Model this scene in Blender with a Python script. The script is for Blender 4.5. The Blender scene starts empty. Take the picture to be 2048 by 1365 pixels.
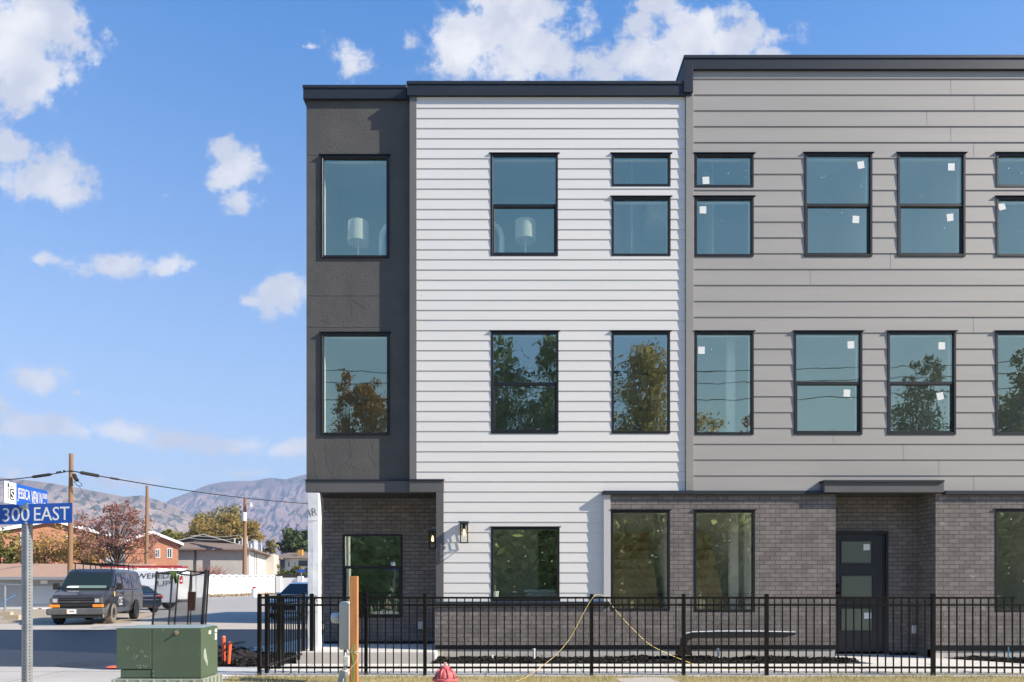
import bpy, math, random
from mathutils import Vector, Matrix, noise
R = math.radians
sc = bpy.context.scene
col = sc.collection
# ------------------------------------------------------------------ camera, sky, sun, exposure
cam = bpy.data.objects.new('camera', bpy.data.cameras.new('camera'))
col.objects.link(cam)
cam.location = (0, 0, 1.34)
cam.rotation_euler = (R(90), 0, 0)
cam.data.lens = 24
cam.data.sensor_width = 36
cam.data.shift_y = 0.239
cam.data.clip_start = 0.05
cam.data.clip_end = 30000
sc.camera = cam
sc.view_settings.view_transform = 'Standard'
sc.view_settings.look = 'None'
sc.view_settings.gamma = 1
sc.view_settings.exposure = 1.0
sc.cycles.use_denoising = True
sc.cycles.max_bounces = 12
sc.cycles.diffuse_bounces = 8
sc.cycles.transparent_max_bounces = 24
SUN = Vector((3.5, -1.0, 2.455)).normalized()
SUN_EL = math.asin(SUN.z)
SUN_AZ = math.atan2(SUN.x, SUN.y)
SKY_STRENGTH = 0.12
sl = bpy.data.lights.new('sun', 'SUN')
sl.energy = 5.0
sl.angle = R(0.5)
sl.color = (1.0, 0.90, 0.77)
so = bpy.data.objects.new('sun', sl)
col.objects.link(so)
so.rotation_euler = SUN.to_track_quat('Z', 'Y').to_euler()

F = 1365.0
EYE = 1.34
HOR = 1172.0


def PX(px, Y):
    return (px - 1024.0) * Y / F


def PZ(py, Y):
    return EYE + (HOR - py) * Y / F


def P(px, py, Y):
    return Vector((PX(px, Y), Y, PZ(py, Y)))


def build_world():
    w = bpy.data.worlds.new("World")
    sc.world = w
    w.use_nodes = True
    nt = w.node_tree
    N = nt.nodes
    L = nt.links
    N.clear()
    out = N.new('ShaderNodeOutputWorld')
    bg = N.new('ShaderNodeBackground')
    bg.inputs['Strength'].default_value = SKY_STRENGTH
    L.new(bg.outputs[0], out.inputs[0])
    sky = N.new('ShaderNodeTexSky')
    sky.sky_type = 'NISHITA'
    sky.sun_disc = False
    sky.sun_elevation = SUN_EL
    sky.sun_rotation = SUN_AZ
    sky.altitude = 1300
    sky.air_density = 1.0
    sky.dust_density = 0.6
    sky.ozone_density = 2.2
    hs = N.new('ShaderNodeHueSaturation')
    hs.inputs['Saturation'].default_value = 1.42
    hs.inputs['Value'].default_value = 1.0
    # the bright band at the horizon is rolled off (a photograph holds it back too)
    bw = N.new('ShaderNodeRGBToBW')
    L.new(sky.outputs[0], bw.inputs[0])
    dv = N.new('ShaderNodeMath')
    dv.operation = 'MULTIPLY_ADD'
    dv.inputs[1].default_value = 0.62
    dv.inputs[2].default_value = 1.0
    L.new(bw.outputs[0], dv.inputs[0])
    iv = N.new('ShaderNodeMath')
    iv.operation = 'DIVIDE'
    iv.inputs[0].default_value = 2.2
    L.new(dv.outputs[0], iv.inputs[1])
    sv = N.new('ShaderNodeVectorMath')
    sv.operation = 'SCALE'
    L.new(sky.outputs[0], sv.inputs[0])
    L.new(iv.outputs[0], sv.inputs['Scale'])
    L.new(sv.outputs[0], hs.inputs['Color'])
    tc = N.new('ShaderNodeTexCoord')
    sp = N.new('ShaderNodeSeparateXYZ')
    L.new(tc.outputs['Generated'], sp.inputs[0])
    for sock, lo, hi in (('Saturation', .78, 1.32), ('Value', 1.10, 1.0)):
        mr0 = N.new('ShaderNodeMapRange')
        mr0.inputs['From Min'].default_value = 0.05
        mr0.inputs['From Max'].default_value = 0.66
        mr0.inputs['To Min'].default_value = lo
        mr0.inputs['To Max'].default_value = hi
        L.new(sp.outputs[2], mr0.inputs['Value'])
        L.new(mr0.outputs[0], hs.inputs[sock])

    def m(op, a, b=None, c=None, clamp=False):
        n = N.new('ShaderNodeMath')
        n.operation = op
        n.use_clamp = clamp
        for i, x in enumerate((a, b, c)):
            if x is None:
                continue
            if isinstance(x, (int, float)):
                n.inputs[i].default_value = x
            else:
                L.new(x, n.inputs[i])
        return n.outputs[0]
    yy = m('MAXIMUM', sp.outputs[1], 0.05)
    u = m('DIVIDE', sp.outputs[0], yy)
    v = m('DIVIDE', sp.outputs[2], yy)
    cb = N.new('ShaderNodeCombineXYZ')
    L.new(u, cb.inputs[0])
    L.new(v, cb.inputs[1])

    def nz(scale, detail, rough, off, stretch=(1, 1, 1)):
        mp = N.new('ShaderNodeMapping')
        mp.inputs['Location'].default_value = off
        mp.inputs['Scale'].default_value = stretch
        L.new(cb.outputs[0], mp.inputs[0])
        t = N.new('ShaderNodeTexNoise')
        t.inputs['Scale'].default_value = scale
        t.inputs['Detail'].default_value = detail
        t.inputs['Roughness'].default_value = rough
        L.new(mp.outputs[0], t.inputs['Vector'])
        return t
    warp = nz(6.0, 3, .5, (3.1, 1.7, 0))
    wv = N.new('ShaderNodeVectorMath')
    wv.operation = 'MULTIPLY_ADD'
    wv.inputs[1].default_value = (.10, .07, 0)
    L.new(warp.outputs['Color'], wv.inputs[0])
    L.new(cb.outputs[0], wv.inputs[2])
    blobs = [(40, 60, 165, 95, 1), (25, 165, 110, 95, 1), (120, 45, 90, 60, .9),
             (95, 345, 110, 62, 1), (30, 305, 65, 45, 1), (150, 385, 60, 38, .9),
             (470, 345, 75, 75, .8), (440, 305, 50, 38, .75), (495, 395, 48, 45, .85),
             (235, 535, 120, 32, .8), (105, 520, 42, 20, .75), (335, 545, 50, 30, .95),
             (565, 590, 65, 42, 1), (500, 605, 50, 18, .6),
             (90, 762, 80, 30, .9), (160, 782, 50, 14, .7), (-5, 812, 28, 28, .8),
             (70, 848, 130, 24, .85), (240, 862, 120, 32, .85), (350, 878, 100, 30, .85), (450, 888, 130, 26, .8), (570, 900, 100, 24, .8),
             (20, 930, 120, 30, .7), (260, 965, 230, 24, .55), (500, 945, 140, 20, .5),
             (1035, 55, 120, 120, 1.1), (950, 110, 110, 75, 1), (1060, 125, 100, 85, 1),
             (1455, 95, 120, 52, 1), (1540, 120, 60, 25, .8), (1390, 105, 125, 75, 1.15), (1300, 130, 95, 60, 1), (1490, 125, 110, 30, .8),
             (1265, 60, 80, 70, .62), (690, 115, 60, 75, .58), (605, 100, 50, 18, .35), (810, 90, 70, 60, .34), (320, 400, 60, 20, .3), (215, 70, 60, 50, .4), (1290, 12, 130, 36, .7), (1200, 140, 70, 60, .75)]
    acc = None
    for (bx, by, rx, ry, st) in blobs:
        s1 = N.new('ShaderNodeVectorMath')
        s1.operation = 'SUBTRACT'
        s1.inputs[1].default_value = ((bx - 1024) / F + .05, (HOR - by) / F + .035, 0)
        L.new(wv.outputs[0], s1.inputs[0])
        s2 = N.new('ShaderNodeVectorMath')
        s2.operation = 'MULTIPLY'
        s2.inputs[1].default_value = (F / rx / 1.08, F / ry / 1.08, 0)
        L.new(s1.outputs[0], s2.inputs[0])
        s3 = N.new('ShaderNodeVectorMath')
        s3.operation = 'LENGTH'
        L.new(s2.outputs[0], s3.inputs[0])
        val = m('SUBTRACT', st, s3.outputs['Value'])
        acc = val if acc is None else m('MAXIMUM', acc, val)
    acc = m('MAXIMUM', acc, -1.0)
    n1 = nz(15, 12, .68, (0, 0, 0))
    f1 = m('MULTIPLY_ADD', n1.outputs['Fac'], 3.2, -1.55)
    dens = m('ADD', acc, f1)
    mr = N.new('ShaderNodeMapRange')
    mr.interpolation_type = 'SMOOTHSTEP'
    mr.inputs['From Min'].default_value = 0.0
    mr.inputs['From Max'].default_value = 0.62
    L.new(dens, mr.inputs['Value'])
    front = m('GREATER_THAN', sp.outputs[1], 0.02)
    alpha = m('MULTIPLY', mr.outputs[0], front)
    alpha = m('MULTIPLY', alpha, 0.97)
    # cloud shading: thicker parts and undersides greyer
    n2 = nz(9, 5, .55, (.02, -.035, 0))
    sh0 = m('MULTIPLY_ADD', n2.outputs['Fac'], 2.2, -.75)
    sh1 = m('MULTIPLY_ADD', n1.outputs['Fac'], -1.0, .55)
    sh = m('ADD', sh0, sh1)
    cr = N.new('ShaderNodeValToRGB')
    cr.color_ramp.elements[0].position = .25
    cr.color_ramp.elements[0].color = (2.75, 2.9, 3.35, 1)
    cr.color_ramp.elements[1].position = .75
    cr.color_ramp.elements[1].color = (4.1, 4.05, 4.1, 1)
    L.new(sh, cr.inputs[0])
    mx = N.new('ShaderNodeMix')
    mx.data_type = 'RGBA'
    L.new(alpha, mx.inputs['Factor'])
    L.new(hs.outputs[0], mx.inputs['A'])
    L.new(cr.outputs[0], mx.inputs['B'])
    L.new(mx.outputs['Result'], bg.inputs['Color'])
    return bg, hs, sky, cr


build_world()

# ------------------------------------------------------------------ helpers
rng = random.Random(7)
WL = {}


class MB:
    def build_split(s, name, mats, parent=None, **kw):
        """one part per connected piece"""
        par = list(range(len(s.v)))

        def find(i):
            while par[i] != i:
                par[i] = par[par[i]]
                i = par[i]
            return i
        for f in s.f:
            for q in f[1:]:
                par[find(q)] = find(f[0])
        groups = {}
        for f in s.f:
            groups.setdefault(find(f[0]), []).append(f)
        out = []
        for fs in groups.values():
            ids = sorted({i for f in fs for i in f})
            ix = {i: k for k, i in enumerate(ids)}
            q = MB()
            q.add([s.v[i] for i in ids], [[ix[i] for i in f] for f in fs])
            out.append(q.build(name, mats, parent, **kw))
        return out

    def __init__(s):
        s.v = []
        s.f = []
        s.mi = []
        s.cur = 0

    def add(s, pts, faces):
        o = len(s.v)
        s.v.extend([tuple(p) for p in pts])
        for f in faces:
            s.f.append([i + o for i in f])
            s.mi.append(s.cur)

    def poly(s, *pts):
        s.add(pts, [list(range(len(pts)))])

    def box(s, x0, x1, y0, y1, z0, z1, top=None):
        if x0 > x1:
            x0, x1 = x1, x0
        if y0 > y1:
            y0, y1 = y1, y0
        if z0 > z1:
            z0, z1 = z1, z0
        t = top or 0
        p = [(x0, y0, z0), (x1, y0, z0), (x1, y1, z0), (x0, y1, z0),
             (x0 + t, y0 + t, z1), (x1 - t, y0 + t, z1), (x1 - t, y1 - t, z1), (x0 + t, y1 - t, z1)]
        s.add(p, [(0, 3, 2, 1), (4, 5, 6, 7), (0, 1, 5, 4), (1, 2, 6, 5), (2, 3, 7, 6), (3, 0, 4, 7)])
        return s

    def beam(s, a, b, w, h, up=(0, 0, 1)):
        a, b = Vector(a), Vector(b)
        d = (b - a).normalized()
        upv = Vector(up)
        if abs(d.dot(upv)) > .98:
            upv = Vector((0, 1, 0))
        r = d.cross(upv).normalized()
        q = r.cross(d).normalized()
        ps = []
        for e in (a, b):
            for (i, j) in ((-1, -1), (1, -1), (1, 1), (-1, 1)):
                ps.append(e + r * (i * w / 2) + q * (j * h / 2))
        s.add(ps, [(0, 3, 2, 1), (4, 5, 6, 7), (0, 1, 5, 4), (1, 2, 6, 5), (2, 3, 7, 6), (3, 0, 4, 7)])
        return s

    def cyl(s, a, b, r0, r1=None, n=10, caps=True):
        if r1 is None:
            r1 = r0
        a, b = Vector(a), Vector(b)
        d = (b - a).normalized()
        t = Vector((0, 0, 1)) if abs(d.z) < .9 else Vector((1, 0, 0))
        r = d.cross(t).normalized()
        q = d.cross(r).normalized()
        ps = []
        for e, rad in ((a, r0), (b, r1)):
            for k in range(n):
                th = 2 * math.pi * k / n
                ps.append(e + r * (rad * math.cos(th)) + q * (rad * math.sin(th)))
        fs = [(k, (k + 1) % n, n + (k + 1) % n, n + k) for k in range(n)]
        if caps:
            fs.append(tuple(range(n - 1, -1, -1)))
            fs.append(tuple(range(n, 2 * n)))
        s.add(ps, fs)
        return s

    def tube(s, pts, r, n=6, r1=None):
        pts = [Vector(p) for p in pts]
        ps = []
        k0 = None
        for i, p in enumerate(pts):
            d = (pts[min(i + 1, len(pts) - 1)] - pts[max(i - 1, 0)])
            d = d.normalized() if d.length > 1e-9 else Vector((0, 0, 1))
            if k0 is None:
                t = Vector((0, 0, 1)) if abs(d.z) < .9 else Vector((1, 0, 0))
                k0 = d.cross(t).normalized()
            k0 = (k0 - d * k0.dot(d))
            k0 = k0.normalized() if k0.length > 1e-6 else d.orthogonal().normalized()
            q = d.cross(k0)
            rr = r if r1 is None else r + (r1 - r) * i / max(1, len(pts) - 1)
            for k in range(n):
                th = 2 * math.pi * k / n
                ps.append(p + k0 * (rr * math.cos(th)) + q * (rr * math.sin(th)))
        fs = []
        for i in range(len(pts) - 1):
            for k in range(n):
                fs.append((i * n + k, i * n + (k + 1) % n, (i + 1) * n + (k + 1) % n, (i + 1) * n + k))
        fs.append(tuple(range(n - 1, -1, -1)))
        fs.append(tuple(range((len(pts) - 1) * n, len(pts) * n)))
        s.add(ps, fs)
        return s

    def lathe(s, prof, c=(0, 0, 0), n=20, axis='z'):
        ps = []
        for (r, h) in prof:
            for k in range(n):
                th = 2 * math.pi * k / n
                a, b = r * math.cos(th), r * math.sin(th)
                if axis == 'z':
                    ps.append((c[0] + a, c[1] + b, c[2] + h))
                elif axis == 'y':
                    ps.append((c[0] + a, c[1] + h, c[2] + b))
                else:
                    ps.append((c[0] + h, c[1] + a, c[2] + b))
        fs = []
        for i in range(len(prof) - 1):
            for k in range(n):
                f = (i * n + k, i * n + (k + 1) % n, (i + 1) * n + (k + 1) % n, (i + 1) * n + k)
                fs.append(f if axis != 'y' else f[::-1])
        s.add(ps, fs)
        return s

    def prism(s, pts, y0, y1):          # polygon in x,z extruded along y
        n = len(pts)
        ps = [(x, y0, z) for x, z in pts] + [(x, y1, z) for x, z in pts]
        fs = [tuple(range(n)), tuple(range(2 * n - 1, n - 1, -1))]
        fs += [(i, n + i, n + (i + 1) % n, (i + 1) % n) for i in range(n)]
        s.add(ps, fs)
        return s

    def build(s, name, mats, parent=None, smooth=False, bevel=0, seg=2, sub=0, fixn=False):
        if not isinstance(mats, (list, tuple)):
            mats = [mats]
        off = Vector(WL.get(parent.name, (0, 0, 0))) if parent else Vector((0, 0, 0))
        me = bpy.data.meshes.new(name)
        me.from_pydata([(x - off.x, y - off.y, z - off.z) for x, y, z in s.v], [], s.f)
        for mm in mats:
            me.materials.append(mm)
        if len(mats) > 1:
            me.polygons.foreach_set('material_index', s.mi)
        if fixn:
            import bmesh
            bm = bmesh.new()
            bm.from_mesh(me)
            bmesh.ops.recalc_face_normals(bm, faces=bm.faces)
            bm.to_mesh(me)
            bm.free()
        if smooth:
            me.polygons.foreach_set('use_smooth', [True] * len(me.polygons))
        me.update()
        o = bpy.data.objects.new(name, me)
        col.objects.link(o)
        if parent:
            o.parent = parent
            WL[o.name] = WL.get(parent.name, (0, 0, 0))
        if bevel:
            b = o.modifiers.new('bevel', 'BEVEL')
            b.width = bevel
            b.segments = seg
            b.limit_method = 'ANGLE'
            b.angle_limit = R(30)
        if sub:
            b = o.modifiers.new('sub', 'SUBSURF')
            b.levels = sub
            b.render_levels = sub
        return o


def tag(o, label=None, cat=None, group=None, kind=None):
    if label:
        o['label'] = label
    if cat:
        o['category'] = cat
    if group:
        o['group'] = group
    if kind:
        o['kind'] = kind
    return o


def thing(name, label, cat, loc=(0, 0, 0), group=None, rotz=0.0, local=False):
    o = bpy.data.objects.new(name, None)
    o.empty_display_size = .2
    o.location = loc
    o.rotation_euler = (0, 0, rotz)
    col.objects.link(o)
    WL[o.name] = (0, 0, 0) if local else tuple(loc)
    return tag(o, label, cat, group)


def text_mesh(body, w, h, o, r, u, depth=.002, stretch=True):
    """lettering as flat mesh: lower left corner o, right r, up u, fitted to w x h"""
    cu = bpy.data.curves.new('lettering_curve', 'FONT')
    cu.body = body
    cu.resolution_u = 3
    ob = bpy.data.objects.new('lettering_tmp', cu)
    col.objects.link(ob)
    dg = bpy.context.evaluated_depsgraph_get()
    dg.update()
    me = bpy.data.meshes.new_from_object(ob.evaluated_get(dg))
    vs = [v.co.copy() for v in me.vertices]
    fs = [list(p.vertices) for p in me.polygons]
    bpy.data.objects.remove(ob)
    bpy.data.curves.remove(cu)
    bpy.data.meshes.remove(me)
    x0 = min(v.x for v in vs)
    x1 = max(v.x for v in vs)
    y0 = min(v.y for v in vs)
    y1 = max(v.y for v in vs)
    o, r, u = Vector(o), Vector(r).normalized(), Vector(u).normalized()
    nn = r.cross(u)
    pts = [o + r * ((v.x - x0) / (x1 - x0) * w) + u * ((v.y - y0) / (y1 - y0) * h) + nn * depth for v in vs]
    return pts, fs


# ------------------------------------------------------------------ materials
MATS = {}


def mat(name, base, rough=.6, metal=0, var=None, vscale=4, vdetail=4, bump=None, spec=.4, coat=0,
        stretch=(1, 1, 1), speck=None):
    """principled with optional second colour mixed by noise; bump=(scale,strength,dist)"""
    if name in MATS:
        return MATS[name]
    mt = bpy.data.materials.new(name)
    mt.use_nodes = True
    nt = mt.node_tree
    N, L = nt.nodes, nt.links
    b = N['Principled BSDF']
    b.inputs['Base Color'].default_value = (*base, 1)
    b.inputs['Roughness'].default_value = rough
    b.inputs['Metallic'].default_value = metal
    b.inputs['Specular IOR Level'].default_value = spec
    b.inputs['Coat Weight'].default_value = coat
    if var or bump or speck:
        tc = N.new('ShaderNodeTexCoord')
        mp = N.new('ShaderNodeMapping')
        mp.inputs['Scale'].default_value = stretch
        L.new(tc.outputs['Object'], mp.inputs[0])
    src = None
    if var:
        t = N.new('ShaderNodeTexNoise')
        t.inputs['Scale'].default_value = vscale
        t.inputs['Detail'].default_value = vdetail
        t.inputs['Roughness'].default_value = .6
        L.new(mp.outputs[0], t.inputs['Vector'])
        mr = N.new('ShaderNodeMapRange')
        mr.inputs['From Min'].default_value = .3
        mr.inputs['From Max'].default_value = .7
        L.new(t.outputs['Fac'], mr.inputs['Value'])
        mx = N.new('ShaderNodeMix')
        mx.data_type = 'RGBA'
        mx.inputs['A'].default_value = (*base, 1)
        mx.inputs['B'].default_value = (*var, 1)
        L.new(mr.outputs[0], mx.inputs['Factor'])
        src = mx.outputs['Result']
    if speck:      # (colour, scale, threshold)
        t = N.new('ShaderNodeTexNoise')
        t.inputs['Scale'].default_value = speck[1]
        t.inputs['Detail'].default_value = 2
        L.new(mp.outputs[0], t.inputs['Vector'])
        mr = N.new('ShaderNodeMapRange')
        mr.inputs['From Min'].default_value = speck[2]
        mr.inputs['From Max'].default_value = speck[2] + .04
        L.new(t.outputs['Fac'], mr.inputs['Value'])
        mx = N.new('ShaderNodeMix')
        mx.data_type = 'RGBA'
        mx.inputs['A'].default_value = (*base, 1)
        if src:
            L.new(src, mx.inputs['A'])
        mx.inputs['B'].default_value = (*speck[0], 1)
        L.new(mr.outputs[0], mx.inputs['Factor'])
        src = mx.outputs['Result']
    if src:
        L.new(src, b.inputs['Base Color'])
    if bump:
        t = N.new('ShaderNodeTexNoise')
        t.inputs['Scale'].default_value = bump[0]
        t.inputs['Detail'].default_value = 5
        L.new(mp.outputs[0], t.inputs['Vector'])
        bp = N.new('ShaderNodeBump')
        bp.inputs['Strength'].default_value = bump[1]
        bp.inputs['Distance'].default_value = bump[2]
        L.new(t.outputs['Fac'], bp.inputs['Height'])
        L.new(bp.outputs[0], b.inputs['Normal'])
    MATS[name] = mt
    return mt


def brick_mat(name, c1, c2, mortar, bw, rh, ms, bias=0, bumpd=.004):
    mt = bpy.data.materials.new(name)
    mt.use_nodes = True
    nt = mt.node_tree
    N, L = nt.nodes, nt.links
    b = N['Principled BSDF']
    b.inputs['Roughness'].default_value = .85
    b.inputs['Specular IOR Level'].default_value = .25
    tc = N.new('ShaderNodeTexCoord')
    sp = N.new('ShaderNodeSeparateXYZ')
    L.new(tc.outputs['Object'], sp.inputs[0])
    ad = N.new('ShaderNodeMath')
    L.new(sp.outputs[0], ad.inputs[0])
    L.new(sp.outputs[1], ad.inputs[1])
    cb = N.new('ShaderNodeCombineXYZ')
    L.new(ad.outputs[0], cb.inputs[0])
    L.new(sp.outputs[2], cb.inputs[1])
    # small wobble so that the joints are not ruler straight
    nz = N.new('ShaderNodeTexNoise')
    nz.inputs['Scale'].default_value = 14
    L.new(tc.outputs['Object'], nz.inputs['Vector'])
    wv = N.new('ShaderNodeVectorMath')
    wv.operation = 'MULTIPLY_ADD'
    wv.inputs[1].default_value = (.006, .006, 0)
    L.new(nz.outputs['Color'], wv.inputs[0])
    L.new(cb.outputs[0], wv.inputs[2])
    br = N.new('ShaderNodeTexBrick')
    br.inputs['Scale'].default_value = 1
    br.inputs['Brick Width'].default_value = bw
    br.inputs['Row Height'].default_value = rh
    br.inputs['Mortar Size'].default_value = ms
    br.inputs['Mortar Smooth'].default_value = .25
    br.inputs['Bias'].default_value = bias
    br.inputs['Color1'].default_value = (*c1, 1)
    br.inputs['Color2'].default_value = (*c2, 1)
    br.inputs['Mortar'].default_value = (*mortar, 1)
    L.new(wv.outputs[0], br.inputs['Vector'])
    n2 = N.new('ShaderNodeTexNoise')
    n2.inputs['Scale'].default_value = 3
    n2.inputs['Detail'].default_value = 8
    n2.inputs['Roughness'].default_value = .7
    L.new(tc.outputs['Object'], n2.inputs['Vector'])
    mr = N.new('ShaderNodeMapRange')
    mr.inputs['From Min'].default_value = .3
    mr.inputs['From Max'].default_value = .7
    mr.inputs['To Min'].default_value = .82
    mr.inputs['To Max'].default_value = 1.18
    L.new(n2.outputs['Fac'], mr.inputs['Value'])
    mu = N.new('ShaderNodeVectorMath')
    mu.operation = 'SCALE'
    L.new(br.outputs['Color'], mu.inputs[0])
    L.new(mr.outputs[0], mu.inputs['Scale'])
    # pale mortar smears
    n3 = N.new('ShaderNodeTexNoise')
    n3.inputs['Scale'].default_value = 6
    n3.inputs['Detail'].default_value = 3
    L.new(tc.outputs['Object'], n3.inputs['Vector'])
    m3 = N.new('ShaderNodeMapRange')
    m3.inputs['From Min'].default_value = .68
    m3.inputs['From Max'].default_value = .78
    m3.inputs['To Max'].default_value = .5
    L.new(n3.outputs['Fac'], m3.inputs['Value'])
    mx = N.new('ShaderNodeMix')
    mx.data_type = 'RGBA'
    mx.inputs['B'].default_value = (*[min(1, c * 1.9) for c in c1], 1)
    L.new(m3.outputs[0], mx.inputs['Factor'])
    L.new(mu.outputs[0], mx.inputs['A'])
    L.new(mx.outputs['Result'], b.inputs['Base Color'])
    iv = N.new('ShaderNodeMath')
    iv.operation = 'MULTIPLY_ADD'
    iv.inputs[1].default_value = -1
    L.new(br.outputs['Fac'], iv.inputs[0])
    n4 = N.new('ShaderNodeTexNoise')
    n4.inputs['Scale'].default_value = 60
    L.new(tc.outputs['Object'], n4.inputs['Vector'])
    L.new(n4.outputs['Fac'], iv.inputs[2])
    bp = N.new('ShaderNodeBump')
    bp.inputs['Strength'].default_value = .9
    bp.inputs['Distance'].default_value = bumpd
    L.new(iv.outputs[0], bp.inputs['Height'])
    L.new(bp.outputs[0], b.inputs['Normal'])
    return mt


def glass_mat(name, tint, fac, wave=0.0, wscale=2.0, refl=(.84, .97, .84)):
    mt = bpy.data.materials.new(name)
    mt.use_nodes = True
    nt = mt.node_tree
    N, L = nt.nodes, nt.links
    N.clear()
    out = N.new('ShaderNodeOutputMaterial')
    mx = N.new('ShaderNodeMixShader')
    tr = N.new('ShaderNodeBsdfTransparent')
    tr.inputs['Color'].default_value = (*tint, 1)
    gl = N.new('ShaderNodeBsdfGlossy')
    gl.inputs['Roughness'].default_value = 0.0
    gl.inputs['Color'].default_value = (*refl, 1)
    mx.inputs[0].default_value = fac
    L.new(tr.outputs[0], mx.inputs[1])
    L.new(gl.outputs[0], mx.inputs[2])
    L.new(mx.outputs[0], out.inputs[0])
    if wave:
        tc = N.new('ShaderNodeTexCoord')
        t = N.new('ShaderNodeTexNoise')
        t.inputs['Scale'].default_value = wscale
        t.inputs['Detail'].default_value = 2
        L.new(tc.outputs['Object'], t.inputs['Vector'])
        bp = N.new('ShaderNodeBump')
        bp.inputs['Strength'].default_value = 1
        bp.inputs['Distance'].default_value = wave
        L.new(t.outputs['Fac'], bp.inputs['Height'])
        L.new(bp.outputs[0], gl.inputs['Normal'])
    return mt


def leaf_mat(name, cols, trans=.25):
    mt = bpy.data.materials.new(name)
    mt.use_nodes = True
    nt = mt.node_tree
    N, L = nt.nodes, nt.links
    N.clear()
    out = N.new('ShaderNodeOutputMaterial')
    ge = N.new('ShaderNodeNewGeometry')
    cr = N.new('ShaderNodeValToRGB')
    e = cr.color_ramp.elements
    while len(e) < len(cols):
        e.new(.5)
    for i, c in enumerate(cols):
        e[i].position = i / max(1, len(cols) - 1)
        e[i].color = (*c, 1)
    L.new(ge.outputs['Random Per Island'], cr.inputs[0])
    d = N.new('ShaderNodeBsdfDiffuse')
    t = N.new('ShaderNodeBsdfTranslucent')
    mx = N.new('ShaderNodeMixShader')
    mx.inputs[0].default_value = trans
    L.new(cr.outputs[0], d.inputs[0])
    L.new(cr.outputs[0], t.inputs[0])
    L.new(d.outputs[0], mx.inputs[1])
    L.new(t.outputs[0], mx.inputs[2])
    L.new(mx.outputs[0], out.inputs[0])
    return mt


def emit_mat(name, c, s):
    mt = bpy.data.materials.new(name)
    mt.use_nodes = True
    b = mt.node_tree.nodes['Principled BSDF']
    b.inputs['Base Color'].default_value = (*c, 1)
    b.inputs['Emission Color'].default_value = (*c, 1)
    b.inputs['Emission Strength'].default_value = s
    return mt


WHITE_SIDING = mat('white_siding_paint', (.735, .725, .70), .55, var=(.69, .682, .66), vscale=1.2, bump=(90, .12, .002), stretch=(.25, 1, 3))
GREY_SIDING = mat('grey_siding_paint', (.375, .36, .34), .6, var=(.34, .327, .308), vscale=1.3, bump=(80, .12, .002), stretch=(.25, 1, 3))
GREY_TRIM = mat('grey_trim_paint', (.30, .285, .27), .6, var=(.27, .26, .245), vscale=2)
DARK_TRIM = mat('charcoal_trim_paint', (.115, .115, .115), .6, var=(.10, .10, .102), vscale=2)
CORNER_TRIM = mat('corner_trim_paint', (.165, .163, .16), .6, var=(.15, .15, .148), vscale=2)
STUCCO = mat('dark_stucco', (.118, .116, .112), .9, var=(.088, .087, .085), vscale=1.6, vdetail=7, bump=(26, .5, .012), spec=.2)
METAL_CAP = mat('dark_metal_flashing', (.024, .030, .041), .5, .1, spec=.3, var=(.032, .040, .053), vscale=1.5, bump=(3, .15, .01), stretch=(.4, 1, 1))
METAL_DARK = mat('near_black_flashing', (.008, .010, .014), .5, spec=.2)
FRAME = mat('black_window_vinyl', (.012, .013, .015), .4)
BRICK = brick_mat('grey_brick', (.222, .201, .187), (.165, .149, .140), (.088, .08, .075), .193, .0787, .0055, bumpd=.011)
CONCRETE = mat('concrete', (.64, .62, .58), .85, var=(.56, .54, .50), vscale=1.2, vdetail=8, bump=(60, .2, .004))
FOUNDATION = mat('foundation_concrete', (.62, .59, .53), .9, var=(.52, .49, .44), vscale=3, vdetail=8, bump=(40, .3, .006))
INTERIOR = mat('interior_paint', (.82, .83, .82), .7)
INTERIOR_DARK = mat('interior_dark_paint', (.12, .13, .13), .6)
FLOORWOOD = mat('interior_floor', (.62, .58, .52), .5, var=(.55, .51, .45), vscale=3)
GLASS = glass_mat('window_glass', (.94, 1.0, .93), .36, .0011, 1.6, (.92, 1.0, .74))
GLASS_WAVY = glass_mat('wavy_window_glass', (.72, .86, .78), .38, .0014, 2.6)
GLASS_CAR = glass_mat('car_glass', (.12, .16, .16), .16)
BLACK_METAL = mat('black_powder_coat', (.006, .0055, .005), .4, .0, spec=.28)
STEEL = mat('galvanised_steel', (.42, .44, .45), .45, .7, var=(.32, .34, .35), vscale=8)
PAPER = mat('white_sticker_paper', (.8, .82, .8), .7)
WOOD = mat('raw_lumber', (.52, .24, .09), .7, var=(.36, .15, .055), vscale=5, stretch=(6, 6, .6), bump=(20, .2, .004))
POLE_WOOD = mat('weathered_pole_wood', (.30, .17, .085), .85, var=(.20, .12, .07), vscale=4, stretch=(4, 4, .35), bump=(14, .3, .01))
TYRE = mat('tyre_rubber', (.018, .018, .018), .8)
DUSTY_TYRE = mat('dusty_tyre', (.22, .19, .16), .9, var=(.15, .13, .11), vscale=6)
WHITE_PAINT = mat('white_paint', (.78, .79, .80), .45)
ORANGE = mat('orange_plastic', (.80, .13, .05), .5)
RED = mat('red_paint', (.52, .03, .04), .5)

# ------------------------------------------------------------------ ground and roads
def sheet(name, pts, z, m, lbl=None, kind='structure', thick=0):
    b = MB()
    if thick:
        n = len(pts)
        ps = [(x, y, z - thick) for x, y in pts] + [(x, y, z) for x, y in pts]
        b.add(ps, [tuple(range(n, 2 * n))] + [(i, (i + 1) % n, n + (i + 1) % n, n + i) for i in range(n)])
    else:
        b.poly(*[(x, y, z) for x, y in pts])
    o = b.build(name, m)
    o['kind'] = kind
    return o


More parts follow.
